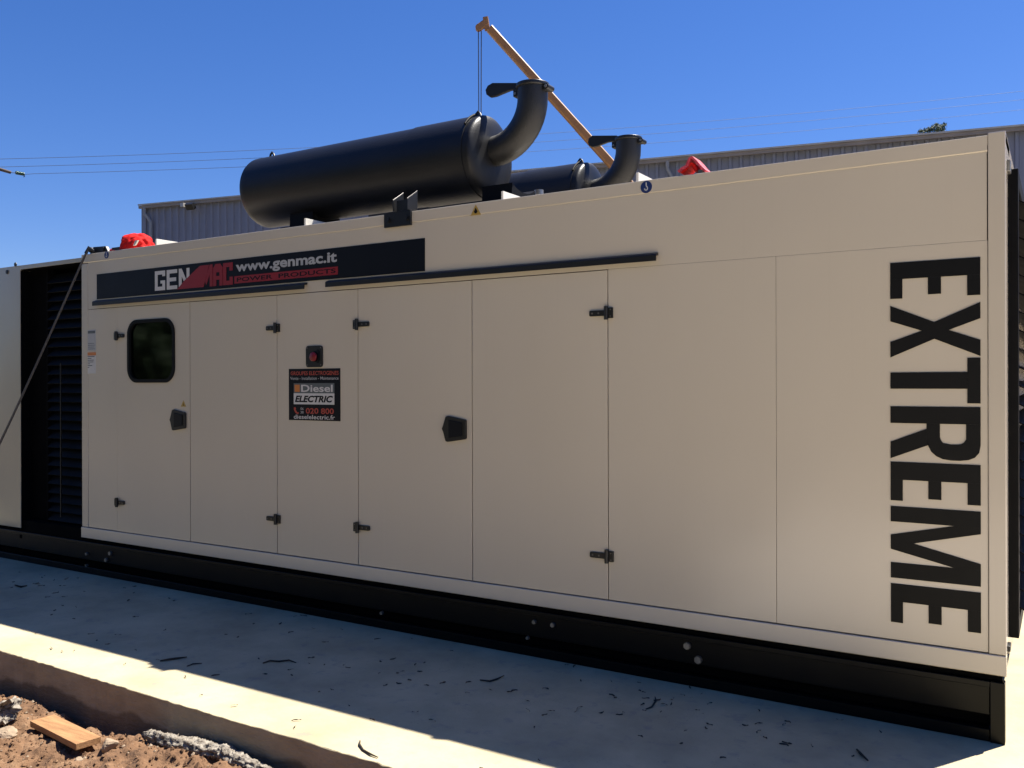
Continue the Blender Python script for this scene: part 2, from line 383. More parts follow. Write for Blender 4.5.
# posts
mb = MB(); mb.box(XR-.067, XR, -.004, .30, ZB+.001, ZR+.006, M_post); mb.build('corner_post', gen, bevel=.004)
mb = MB(); mb.box(XL, XL+.081, -.003, .30, ZB+.001, ZT-.004, M_post); mb.build('corner_post', gen, bevel=.004)
# sill, its face leaning a little down
mb = MB()
mb.extr([Vector((0, .05, 0)), Vector((0, -.005, 0)), Vector((0, -.008, -.003)), Vector((0, -.008, -.082)), Vector((0, -.004, -.086)), Vector((0, .05, -.086))],
        Vector((XR, 0, ZB-.002)), Vector((XL-.004, 0, ZB-.002)), M_rail)
mb.build('sill', gen)
# right end wall
mb = MB()
mb.box(XR-.030, XR-.002, .301, DEP, .31, ZR-.001, M_cream)
mb.build('end_wall', gen, bevel=.003)

g = .0031
def hinge(x, z, side, parent, wide=1.0):
    """side +1: strap runs to +X (door to the right)"""
    h = MB(); w = .052*wide
    h.box(x-.036 if side > 0 else x-.002, x+.002 if side > 0 else x+.036, -.012, 0, z-.028, z+.028, M_hinge)
    h.tube([(x, -.016, z-.036), (x, -.016, z+.036)], .0115, M_hinge, 12)
    s0, s1 = (x+.004, x+w+.05) if side > 0 else (x-w-.05, x-.004)
    h.prism(rrect(s0, s1, z-.015, z+.015, .007, 3), -.013, -.001, M_hinge)
    for k in (.45, .82):
        px_ = x+side*(w+.05)*k
        h.tube([(px_, -.0162, z), (px_, -.012, z)], .0052, M_screw, 8)
    px_ = x-side*.024
    for dz in (-.018, .018): h.tube([(px_, -.0150, z+dz), (px_, -.011, z+dz)], .004, M_screw, 8)
    return h.build('hinge', parent, bevel=.0012)
def paddle(x0, x1, z0, z1, parent):
    """black paddle lock with its pointed left edge"""
    h = MB(); zc = (z0+z1)/2; w = x1-x0; hh = z1-z0
    P = [(x0+.16*w, z0+.02*hh), (x0+.24*w, z0), (x1-.04*w, z0+.12*hh), (x1, z0+.17*hh), (x1, z1-.17*hh), (x1-.04*w, z1-.13*hh), (x0+.26*w, z1), (x0+.16*w, z1-.03*hh), (x0+.05*w, zc+.12*hh), (x0, zc), (x0+.05*w, zc-.1*hh)]
    h.prism(P, -.016, 0, M_hinge)
    Q = [(x0+.30*w, z0+.15*hh), (x1-.14*w, z0+.24*hh), (x1-.14*w, z1-.24*hh), (x0+.30*w, z1-.15*hh)]
    h.prism(Q, -.021, -.0162, M_vinyl)
    return h.build('handle', parent, bevel=.003)

cols = {'a': (XL+.084, -6.344), 'd1': (-6.344, -5.468), 'd2': (-5.468, -4.565), 'p': (-4.565, -3.835), 'd3': (-3.835, -2.951), 'd4': (-2.951, -2.071), 'q': (-2.071, -1.178), 'r': (-1.178, XR-.068)}
def panel(key, name, yoff=0.0, gl=g, gr=g):
    x0, x1 = cols[key]; b = MB()
    b.box(x0+gl, x1-gr, yoff, .040, ZB+.003, ZD-.001 if key not in 'qr' else ZD+.0026, M_cream)
    return b.build(name, gen, bevel=.0018)
panel('a', 'side_panel', gl=.001, gr=.0006)
# door 1 with a window opening
x0, x1 = cols['d1']; wx0, wx1, wz0, wz1 = -6.200, -5.640, 1.556, 2.034
b = MB(); outer = [(x0+.001, ZB+.003), (x1-g, ZB+.003), (x1-g, ZD-.001), (x0+.001, ZD-.001)]
inner = rrect(wx0, wx1, wz0, wz1, .11, 8)
def ring_face(mb, outer, inner, y, m, flip=False):
    """quad outline around a rounded opening: fan each inner arc to its corner"""
    n = 9; segs = [inner[i*n:(i+1)*n] for i in range(4)]      # corners: lower right, upper right, upper left, lower left
    oc = [outer[1], outer[2], outer[3], outer[0]]
    V = lambda p: (p[0], y, p[1])
    for k in range(4):
        s = segs[k]
        for i in range(n-1): mb.add([V(oc[k]), V(s[i+1]), V(s[i])], [(0, 1, 2)], m)
        nx = segs[(k+1) % 4]
        mb.add([V(oc[k]), V(oc[(k+1) % 4]), V(nx[0]), V(s[-1])], [(0, 1, 2, 3)], m)
ring_face(b, outer, inner, 0, M_cream); ring_face(b, outer, inner, .040, M_cream)
for i in range(4):
    p, q = outer[i], outer[(i+1) % 4]; b.add([(p[0], 0, p[1]), (q[0], 0, q[1]), (q[0], .04, q[1]), (p[0], .04, p[1])], [(0, 1, 2, 3)], M_cream)
for i in range(len(inner)):
    p, q = inner[i], inner[(i+1) % len(inner)]; b.add([(p[0], 0, p[1]), (q[0], 0, q[1]), (q[0], .04, q[1]), (p[0], .04, p[1])], [(3, 2, 1, 0)], M_cream)
door1 = b.build('door', gen); door1['label'] = 'leftmost door with the rounded window'
wf = MB(); A = rrect(wx0-.004, wx1+.004, wz0-.004, wz1+.004, .114, 8); B = rrect(wx0+.022, wx1-.022, wz0+.022, wz1-.022, .09, 8)
for i in range(len(A)):
    j = (i+1) % len(A)
    a0, a1, b0, b1 = A[i], A[j], B[i], B[j]
    wf.add([(a0[0], -.009, a0[1]), (a1[0], -.009, a1[1]), (b1[0], -.009, b1[1]), (b0[0], -.009, b0[1])], [(0, 1, 2, 3)], M_hinge)
    wf.add([(a0[0], -.009, a0[1]), (a0[0], .01, a0[1]), (a1[0], .01, a1[1]), (a1[0], -.009, a1[1])], [(0, 1, 2, 3)], M_hinge)
    wf.add([(b0[0], -.009, b0[1]), (b1[0], -.009, b1[1]), (b1[0], .03, b1[1]), (b0[0], .03, b0[1])], [(0, 1, 2, 3)], M_hinge)
for k_ in range(len(wf.m)): wf.m[k_] = 0
wf.mats = [M_seal]
wfo = wf.build('window_seal', door1)
wp = MB(); wp.prism(B, .010, .014, M_glass); wp.build('window_pane', door1)
# control cabinet seen dimly through the pane
cb = MB(); cb.box(-6.12, -5.72, .23, .29, 1.50, 1.98, M_dgrey); cb.box(-6.04, -5.90, .222, .229, 1.80, 1.90, M_insul)
cb.box(-5.82, -5.79, .215, .229, 1.70, 1.77, M_wht)
for k in range(4): cb.tube([(-6.05+.06*k, .215, 1.66), (-6.05+.06*k, .229, 1.66)], .012, M_grey if k % 2 else M_estop, 10)
cb.build('control_cabinet', gen, bevel=.003)
hinge(x0+.012, onY(117, 336).z, 1, door1, .7); hinge(x0+.012, onY(117, 502).z, 1, door1, .7)
paddle(X(171), X(186.5), onY(179, 430.5).z, onY(179, 409.5).z, door1)
tri = MB(); p = onY(183.5, 404.5); tri.prism([(p.x-.030, p.z-.016), (p.x+.030, p.z-.016), (p.x, p.z+.030)], -.0014, .0, M_yel)
tri.prism([(p.x-.004, p.z-.008), (p.x+.004, p.z-.008), (p.x, p.z+.012)], -.0022, -.0014, M_vinyl)
t_ = tri.build('warning_sticker', door1); t_['label'] = 'small yellow warning triangle above the handle of the windowed door'
door2 = panel('d2', 'door'); hinge(cols['d2'][1]-.003, onY(277, 328).z, -1, door2, .8); hinge(cols['d2'][1]-.003, onY(277, 519).z, -1, door2, .8)
pnl = panel('p', 'side_panel')
door3 = panel('d3', 'door'); hinge(cols['d3'][0]+.003, onY(358, 324.5).z, 1, door3, .9); hinge(cols['d3'][0]+.003, onY(358, 527).z, 1, door3, .9)
paddle(X(443), X(467), onY(455, 442).z, onY(455, 416).z, door3)
door4 = panel('d4', 'door'); hinge(cols['d4'][1]-.003, onY(608, 313).z, -1, door4, 1.0); hinge(cols['d4'][1]-.003, onY(608, 556).z, -1, door4, 1.0)
panel('q', 'side_panel', .0012, .002, .0007); panel('r', 'side_panel', .0012, .0007, .0007)

# drip rails over the doors
for a_, b_ in ((-6.624, -4.278), (-4.089, -1.782)):
    mb = MB()
    mb.extr([Vector((0, .001, .030)), Vector((0, -.026, .020)), Vector((0, -.030, .014)), Vector((0, -.030, -.016)), Vector((0, -.027, -.016)), Vector((0, -.026, .012)), Vector((0, .001, .014))],
            Vector((b_, 0, 2.186)), Vector((a_, 0, 2.186)), M_black)
    mb.build('drip_rail', gen)

# brand board: band with lettering
mb = MB(); bz0, bz1 = 2.224, 2.424; bx0, bx1 = -6.602, -3.295
mb.box(bx0, bx1, -.0030, .0005, bz0, bz1, M_vinyl)
def P2(px_, py_): q = onY(px_, py_, -.003); return (q.x, q.z)
def letters(mb, word, x0, x1, z0, z1, y0, y1, m, gap=.12, st=.26, shapes=None):
    n = len(word); ws = [1.35 if c == 'M' else 1.0 for c in word]; tot = sum(ws)+gap*(n-1); k = (x1-x0)/tot; x = x0
    H = z1-z0
    for c, w in zip(word, ws):
        w *= k; S = st*k; T = .19*H
        def bx(a, b_, c_, d): mb.box(x+a, x+b_, y0, y1, z0+c_, z0+d, m)
        def pl(P): mb.prism([(x+a, z0+b_) for a, b_ in P], y0, y1, m)
        if c == 'G':
            bx(0, S, 0, H); bx(S, w, 0, T); bx(S, w, H-T, H); bx(w-S, w, T, .5*H); bx(.55*w, w-S, .5*H-T*.8, .5*H); bx(w-S, w, H-1.5*T, H-T)
        elif c == 'E':
            bx(0, S, 0, H); bx(S, w, 0, T); bx(S, w, H-T, H); bx(S, w*.9, .5*H-T/2, .5*H+T/2)
        elif c == 'N':
            bx(0, S, 0, H); bx(w-S, w, 0, H); pl([(S, H), (S, H*.62), (w-S, 0), (w-S, H*.38)])
        elif c == 'M':
            S2 = S*.95
            bx(0, S2, 0, H); bx(w-S2, w, 0, H); pl([(S2, H), (S2, .55*H), (w/2, .08*H), (w/2, .5*H)]); pl([(w/2, .5*H), (w/2, .08*H), (w-S2, .55*H), (w-S2, H)])
        elif c == 'A':
            bx(0, S, 0, H*.82); bx(w-S, w, 0, H*.82); pl([(0, H*.82), (w, H*.82), (w*.75, H), (w*.25, H)]); bx(S, w-S, .62*H, .82*H); bx(S, w-S, .28*H, .45*H)
        elif c == 'C':
            bx(0, S, 0, H); bx(S, w, 0, T); bx(S, w, H-T, H); bx(w-S, w, T, .36*H); bx(w-S, w, .64*H, H-T)
        x += w+gap*k
gx = [X(v) for v in (155.6, 187.5, 190, 232.5)]
gz0, gz1 = onY(160, 290.5).z, onY(160, 271).z
letters(mb, 'GEN', gx[0], gx[1]+.03, gz0, gz1, -.0042, -.003, M_wht, gap=.16, st=.27)
# slanted red stroke running up through the N into the M
mb.prism([(gx[1]-.11, gz0-.004), (gx[2]+.16, gz0-.004), (gx[2]+.22, gz1+.006), (gx[2]+.12, gz1+.006), (gx[1]-.02, gz0+.06)], -.0054, -.0043, M_red)
letters(mb, 'MAC', gx[2]+.12, gx[3]+.01, gz0-.004, gz1+.006, -.0048, -.003, M_red, gap=.05, st=.33)
mb.text('www.genmac.it', X(236.5), X(337.5), 2.311, 2.399, -.0036, M_grey, bold=.03)
mb.box(X(235), X(338.5), -.0036, -.0025, 2.250, 2.302, M_red)
mb.text('POWER  PRODUCTS', X(237.5), X(336.5), 2.261, 2.291, -.0040, M_vinyl, bold=.02)
o = mb.build('brand_board', gen); o['label'] = 'black band with GENMAC and www.genmac.it lettering above the doors'

# EXTREME, reading downwards
mb = MB(); xb0, xt = -.665, -.305; y0, y1 = -.0026, .0007
tv = [2.078, 1.916, 1.885, 1.653, 1.646, 1.449, 1.433, 1.199, 1.184, 1.010, .984, .662, .636, .462]
def Lp(u, v, za, zb): return (xb0+v*(xt-xb0), za+(zb-za)*u)       # u along the word (down), v up the letter (right)
def lp(P, za, zb):
    Q = [Lp(u, v, za, zb) for u, v in P]
    a = sum(Q[i][0]*Q[(i+1) % len(Q)][1]-Q[(i+1) % len(Q)][0]*Q[i][1] for i in range(len(Q)))
    if a < 0: Q.reverse()
    mb.prism(Q, y0, y1, M_ext)
def E_(za, zb):
    lp([(0, 0), (.46, 0), (.46, 1), (0, 1)], za, zb)
    for v0, v1, uu in ((0, .14, 1.0), (.43, .575, .92), (.86, 1, 1.0)): lp([(.461, v0), (uu, v0), (uu, v1), (.461, v1)], za, zb)
E_(tv[0], tv[1])
lp([(0, 0), (.30, 0), (.5, .36), (.70, 0), (1, 0), (.66, .5), (1, 1), (.70, 1), (.5, .66), (.30, 1), (0, 1), (.34, .5)], tv[2], tv[3])
lp([(0, .86), (1, .86), (1, 1), (0, 1)], tv[4], tv[5]); lp([(.31, 0), (.68, 0), (.68, .859), (.31, .859)], tv[4], tv[5])
za, zb = tv[6], tv[7]     # R
lp([(0, 0), (.32, 0), (.32, 1), (0, 1)], za, zb)
arc = [(.321, 1), (.70, 1), (.84, .985), (.93, .94), (.98, .87), (1, .78), (1, .68), (.98, .59), (.93, .52), (.85, .465), (.74, .43)]
inn = [(.60, .565), (.66, .59), (.69, .63), (.70, .70), (.69, .78), (.66, .82), (.60, .845), (.321, .845)]
lp([(.321, 1), (.70, 1), (.66, .82), (.60, .845), (.321, .845)], za, zb)
Pa = arc[1:]; Pi = [(.66, .82), (.69, .79), (.70, .76), (.70, .72), (.70, .68), (.69, .64), (.68, .60), (.65, .58), (.60, .565), (.56, .56)]
for i in range(len(Pa)-1): lp([Pa[i], Pa[i+1], Pi[i+1], Pi[i]], za, zb)
lp([(.321, .41), (.62, .41), (.74, .43), (.56, .56), (.321, .56)], za, zb)
lp([(.68, 0), (1.0, 0), (.72, .44), (.62, .409), (.42, .409)], za, zb)
E_(tv[8], tv[9])
za, zb = tv[10], tv[11]   # M
lp([(0, 0), (.215, 0), (.215, 1), (0, 1)], za, zb); lp([(.785, 0), (1, 0), (1, 1), (.785, 1)], za, zb)
lp([(.2155, 1), (.30, 1), (.50, .26), (.50, 0), (.40, 0), (.2155, .72)], za, zb); lp([(.7845, 1), (.70, 1), (.5005, .26), (.5005, 0), (.60, 0), (.7845, .72)], za, zb)
E_(tv[12], tv[13])
o = mb.build('lettering', gen); o['label'] = 'large black EXTREME lettering reading downwards at the right end'

# emergency stop plate + dealer sticker
mb = MB(); mb.prism(rrect(-4.284, -4.136, 1.650, 1.792, .02, 4), -.010, 0, M_hinge)
mb.prism([(-4.235, 1.70), (-4.17, 1.675), (-4.155, 1.70), (-4.155, 1.75), (-4.17, 1.768), (-4.235, 1.745)], -.013, -.0102, M_vinyl)
for dx, dz in ((-4.272, 1.665), (-4.148, 1.665), (-4.272, 1.778), (-4.148, 1.778)): mb.tube([(dx, -.012, dz), (dx, -.0102, dz)], .005, M_screw, 8)
est = mb.build('emergency_stop', gen, bevel=.002)
mb = MB(); mb.lathe([(0, .020), (.012, .020), (.013, .030), (.020, .031), (.024, .025), (.025, 0)], (-4.204, -.006, 1.719), (0, -1, 0), M_estop, 20); mb.build('stop_button', est)
mb = MB(); sx0, sx1, sz0, sz1 = -4.450, -3.985, 1.297, 1.641; sy = -.0022
def sx(u): return sx0+(sx1-sx0)*u
def sz(v): return sz1-(sz1-sz0)*v
mb.box(sx0, sx1, sy, .0005, sz0, sz1, M_vinyl)
mb.text('GROUPES ELECTROGENES', sx(.04), sx(.97), sz(.125), sz(.05), sy-.0005, M_red2, bold=.012)
mb.text('Vente - Installation - Maintenance', sx(.03), sx(.97), sz(.215), sz(.155), sy-.0005, M_grey, bold=.006)
mb.box(sx(.10), sx(.89), sy-.0007, sy, sz(.475), sz(.28), M_dgrey)
mb.box(sx(.12), sx(.22), sy-.0012, sy-.0007, sz(.45), sz(.31), M_orng)
mb.text('Diesel', sx(.25), sx(.86), sz(.45), sz(.31), sy-.0013, M_wht, bold=.02)
mb.box(sx(.10), sx(.89), sy-.0007, sy, sz(.690), sz(.4752), M_wht)
mb.text('ELECTRIC', sx(.125), sx(.865), sz(.65), sz(.52), sy-.0013, M_vinyl, bold=.04, shear=.25)
# handset
mb.prism([(sx(.10), sz(.76)), (sx(.125), sz(.745)), (sx(.145), sz(.77)), (sx(.135), sz(.795)), (sx(.17), sz(.85)), (sx(.195), sz(.845)), (sx(.20), sz(.87)), (sx(.17), sz(.885)), (sx(.13), sz(.85)), (sx(.105), sz(.80))][::-1], sy-.0007, sy, M_red2)
mb.text('06', sx(.235), sx(.295), sz(.80), sz(.75), sy-.0006, M_grey, bold=.01)
mb.text('38', sx(.235), sx(.295), sz(.87), sz(.82), sy-.0006, M_grey, bold=.01)
mb.text('020 800', sx(.34), sx(.88), sz(.87), sz(.76), sy-.0006, M_red2, bold=.02)
mb.text('dieselelectric.fr', sx(.10), sx(.90), sz(.975), sz(.89), sy-.0006, M_wht, bold=.012)
o = mb.build('dealer_sticker', gen); o['label'] = 'square black Diesel Electric sticker under the emergency stop'

# maker plate + small labels at the left
mb = MB(); a = onY(87.5, 330); b_ = onY(96, 350.5)
mb.box(a.x, b_.x, -.0018, .0004, b_.z, a.z, M_grey); mb.box(a.x+.008, b_.x-.008, -.0024, -.0018, a.z-.030, a.z-.008, M_dgrey)
for k in range(4): mb.box(a.x+.010, b_.x-.012-.008*(k % 2), -.0022, -.0018, b_.z+.012+.015*k, b_.z+.016+.015*k, M_dgrey)
a = onY(87.5, 352.5); b_ = onY(96, 355.5); mb.box(a.x, b_.x, -.0018, .0004, b_.z, a.z, M_orng)
a = onY(87.5, 355.6); b_ = onY(96, 373.5); mb.box(a.x, b_.x, -.0018, .0004, b_.z, a.z, M_wht)
for k, ww in enumerate((.9, .5, .8, .75, .3, .6, .2)): mb.box(a.x+.006, a.x+.006+ww*(b_.x-a.x-.012), -.0024, -.0018, a.z-.012-.0145*k, a.z-.006-.0145*k, M_dgrey)
o = mb.build('data_plate', gen); o['label'] = 'narrow grey data plate with orange stripe by the left post'

# warning triangle and lifting point discs on the roof strip
mb = MB(); p = onY(476.2, 210.8)
mb.prism([(p.x-.036, p.z-.026), (p.x+.036, p.z-.026), (p.x, p.z+.036)], -.0052, -.0028, M_yel)
mb.prism([(p.x-.006, p.z-.016), (p.x+.006, p.z-.016), (p.x+.014, p.z-.006), (p.x, p.z+.018), (p.x-.012, p.z-.004)], -.0060, -.0050, M_vinyl)
o = mb.build('warning_sticker', gen); o['label'] = 'yellow warning triangle on the roof strip under the near silencer'
for (qx, qy, rad) in ((646.6, 187.2, .032), (107, 255, .028)):
    mb = MB(); p = onY(qx, qy)
    mb.prism([(p.x+rad*math.cos(2*math.pi*k/24), p.z+rad*math.sin(2*math.pi*k/24)) for k in range(24)], -.0052, -.0028, M_blue)
    hk = [(0, .75), (0, .2), (.22, -.05), (.25, -.35), (0, -.55), (-.25, -.4), (-.28, -.2)]
    for i in range(len(hk)-1):
        A_ = Vector((hk[i][0], hk[i][1]))*rad; B_ = Vector((hk[i+1][0], hk[i+1][1]))*rad; dd = (B_-A_); nn = Vector((-dd.y, dd.x)).normalized()*rad*.09
        mb.prism([(p.x+v.x, p.z+v.y) for v in (A_+nn, A_-nn, B_-nn, B_+nn)], -.0060, -.0050, M_wht)
    o = mb.build('lifting_sticker', gen); o['label'] = 'blue disc with white lifting hook, %s end of the roof strip' % ('right' if qx > 500 else 'left')

# lifting bracket on the roof edge
mb = MB(); hx0, hx1 = -3.602, -3.392
mb.box(hx0, hx1, -.018, -.0015, 2.512, 2.604, M_black)
mb.box(onY(397, 205, -.01).x, onY(409.5, 205, -.01).x, -.014, -.002, 2.6045, 2.672, M_black)
mb.box(onY(397, 205, -.01).x, onY(409.5, 205, -.01).x, -.0018, .10, 2.602, 2.615, M_black)
for (na, nb), (fa, fb) in (((392.6, 200.6), (403, 193.3)), ((406.6, 198.6), (416.8, 191.2))):
    n_ = onY(na, nb, -.03); best = min((abs(onY(fa, fb, yy/200).x-n_.x), yy/200) for yy in range(-4, 120)); f_ = onY(fa, fb, best[1])
    xx = n_.x
    mb.add([(xx, -.03, 2.6045), (xx+.007, -.03, 2.6045), (xx+.007, f_.y, 2.62), (xx, f_.y, 2.62), (xx, -.03, n_.z), (xx+.007, -.03, n_.z), (xx+.007, f_.y, f_.z), (xx, f_.y, f_.z)],
           [(3, 2, 1, 0), (4, 5, 6, 7), (0, 1, 5, 4), (1, 2, 6, 5), (2, 3, 7, 6), (3, 0, 4, 7)], M_black)
    mb.tube([(xx+.0035, -.03, n_.z+.002), (xx+.0035, f_.y, f_.z+.002)], .0028, M_screw, 6)  # pale tube paints the sunlit highlight along the lug's top edge
for ex in (hx0+.035, hx1-.030): mb.tube([(ex, -.030, 2.556), (ex, -.0185, 2.556)], .016, M_hinge, 6, smooth=False)
o = mb.build('lifting_bracket', gen, bevel=.002); o['label'] = 'black two lug bracket bolted to the roof edge'
# silencer bearers: long black channels on the roof
for yy in (.40, .80, 1.87, 2.27):
    mb = MB(); mb.box(-5.60, -3.15, yy-.03, yy+.03, ZR-.001+.062, 2.690, M_black); mb.build('bearer', gen, bevel=.003)

# louvred intake bay and the far end module (same front plane)
ZR2 = 2.578
mb = MB()
lx0, lx1 = -7.714, -6.834
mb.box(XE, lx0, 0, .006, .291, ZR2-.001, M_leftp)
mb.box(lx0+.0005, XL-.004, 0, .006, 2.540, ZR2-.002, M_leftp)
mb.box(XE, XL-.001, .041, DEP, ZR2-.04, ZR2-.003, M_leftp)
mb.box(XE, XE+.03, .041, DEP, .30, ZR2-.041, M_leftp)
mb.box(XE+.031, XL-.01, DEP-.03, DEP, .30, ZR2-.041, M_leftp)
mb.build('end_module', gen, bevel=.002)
mb = MB(); mb.box(XE+.04, XL-.01, .42, DEP-.04, .30, ZR2-.05, M_void)
mb.box(lx0-.03, lx0-.0015, .007, .40, .20, ZR2-.05, M_void)
mb.box(lx0-.001, XL-.012, .007, .40, 2.543, ZR2-.045, M_void)
mb.build('intake_recess', gen)
mb = MB()
lvx0 = -7.42
k = 0; z = .42
while z < 2.50:
    mb.box(lvx0, XL-.012, -.004, .004, -.055, .055, M_louv, Matrix.Translation((0, .105, z)) @ Matrix.Rotation(R(-38), 4, 'X')); z += .078
mb.box(lx0+.001, lvx0-.03, .10, .12, .2, 2.54, M_void)
mb.box(lvx0-.03, lvx0, .075, .13, .2, 2.54, M_void)
mb.box(-7.193, -7.187, .045, .055, .42, 1.72, M_hinge)
o = mb.build('intake_louvre', gen); o['label'] = 'black louvred air intake beside the left post'
mb = MB(); mb.box(lx0+.001, XL-.012, .012, .25, .2, .36, M_void); mb.build('intake_sill', gen)
for qx, qy in ((16, 264.5), (7.5, 272)):
    mb = MB(); p = onY(qx, qy); mb.tube([(p.x, -.008, p.z), (p.x, -.001, p.z)], .018, M_hinge, 12); mb.build('rivet', gen)

# right end: radiator discharge grille in its black frame
gf = MB(); gx0, gx1 = XR+.003, XR+.040; gy0, gy1, gz0_, gz1_ = .16, 2.45, .420, 2.475
gf.box(gx0-.02, gx1, gy0, gy0+.07, gz0_, gz1_, M_louv); gf.box(gx0-.02, gx1, gy1-.07, gy1, gz0_, gz1_, M_louv)
gf.box(gx0-.02, gx1, gy0+.071, gy1-.071, gz1_-.07, gz1_-.001, M_louv); gf.box(gx0-.02, gx1, gy0+.071, gy1-.071, gz0_+.001, gz0_+.07, M_louv)
go = gf.build('radiator_grille', gen, bevel=.003)
z = gz0_+.12; gl_ = MB()
while z < gz1_-.08:
    gl_.box(-.045, .045, gy0+.072, gy1-.072, -.003, .003, M_louv, Matrix.Translation((gx1+.002, 0, z)) @ Matrix.Rotation(R(28), 4, 'Y')); z += .082
gl_.build('grille_louvres', go)
mb = MB(); mb.box(XR-.001, XR+.014, .08, .15, 2.45, 2.50, M_steel); mb.build('end_bracket', gen, bevel=.002)
mb = MB(); mb.box(XR-.001, XR+.012, .05, .12, .385, .41, M_black); mb.build('end_bracket', gen, bevel=.002)

# skid frame
mb = MB(); q = onY(990, 716); q2 = onY(990, 730); sxr = XR-.006
zs1, zs0 = q.z, q2.z
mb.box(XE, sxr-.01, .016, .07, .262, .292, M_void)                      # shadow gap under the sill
mb.box(XE, q.x-.001, .010, .050, zs1, .262, M_skid)                 # web
mb.box(XE, q.x-.001, -.004, .050, .235, .2615, M_skid)              # top flange lip
mb.box(XE, q.x-.001, .060, .12, zs0, zs1+.001, M_void)              # slot
mb.box(XE, q.x-.001, .004, .12, .001, zs0, M_skid)                  # bottom flange
mb.box(q.x, sxr, -.004, .05, .001, .2618, M_skid)                  # end cross member
mb.box(XE, sxr-.30, 2.50, 2.60, .001, .29, M_skid)
mb.box(XE, sxr-.45, .15, 2.49, .02, .30, M_void)
mb.box(XE, q.x-.12, .121, .14, .002, .30, M_void)
skid = mb.build('skid', gen, bevel=.003)
for (qx, qy, rad) in ((534, 622, .011), (552.5, 625, .012), (527.5, 638, .009), (687, 646, .017), (698, 660, .018), (86.5, 554, .012), (86.5, 565.5, .010), (110, 553.5, .016), (106, 560, .015), (381.5, 613, .010)):
    mb = MB(); p = onY(qx, qy, .0)
    mb.tube([(p.x, -.008, p.z), (p.x, .011, p.z)], rad, M_steel, 6, smooth=False); mb.tube([(p.x, -.002, p.z), (p.x, .010, p.z)], rad*1.12, M_screw, 14)
    mb.build('bolt', skid)

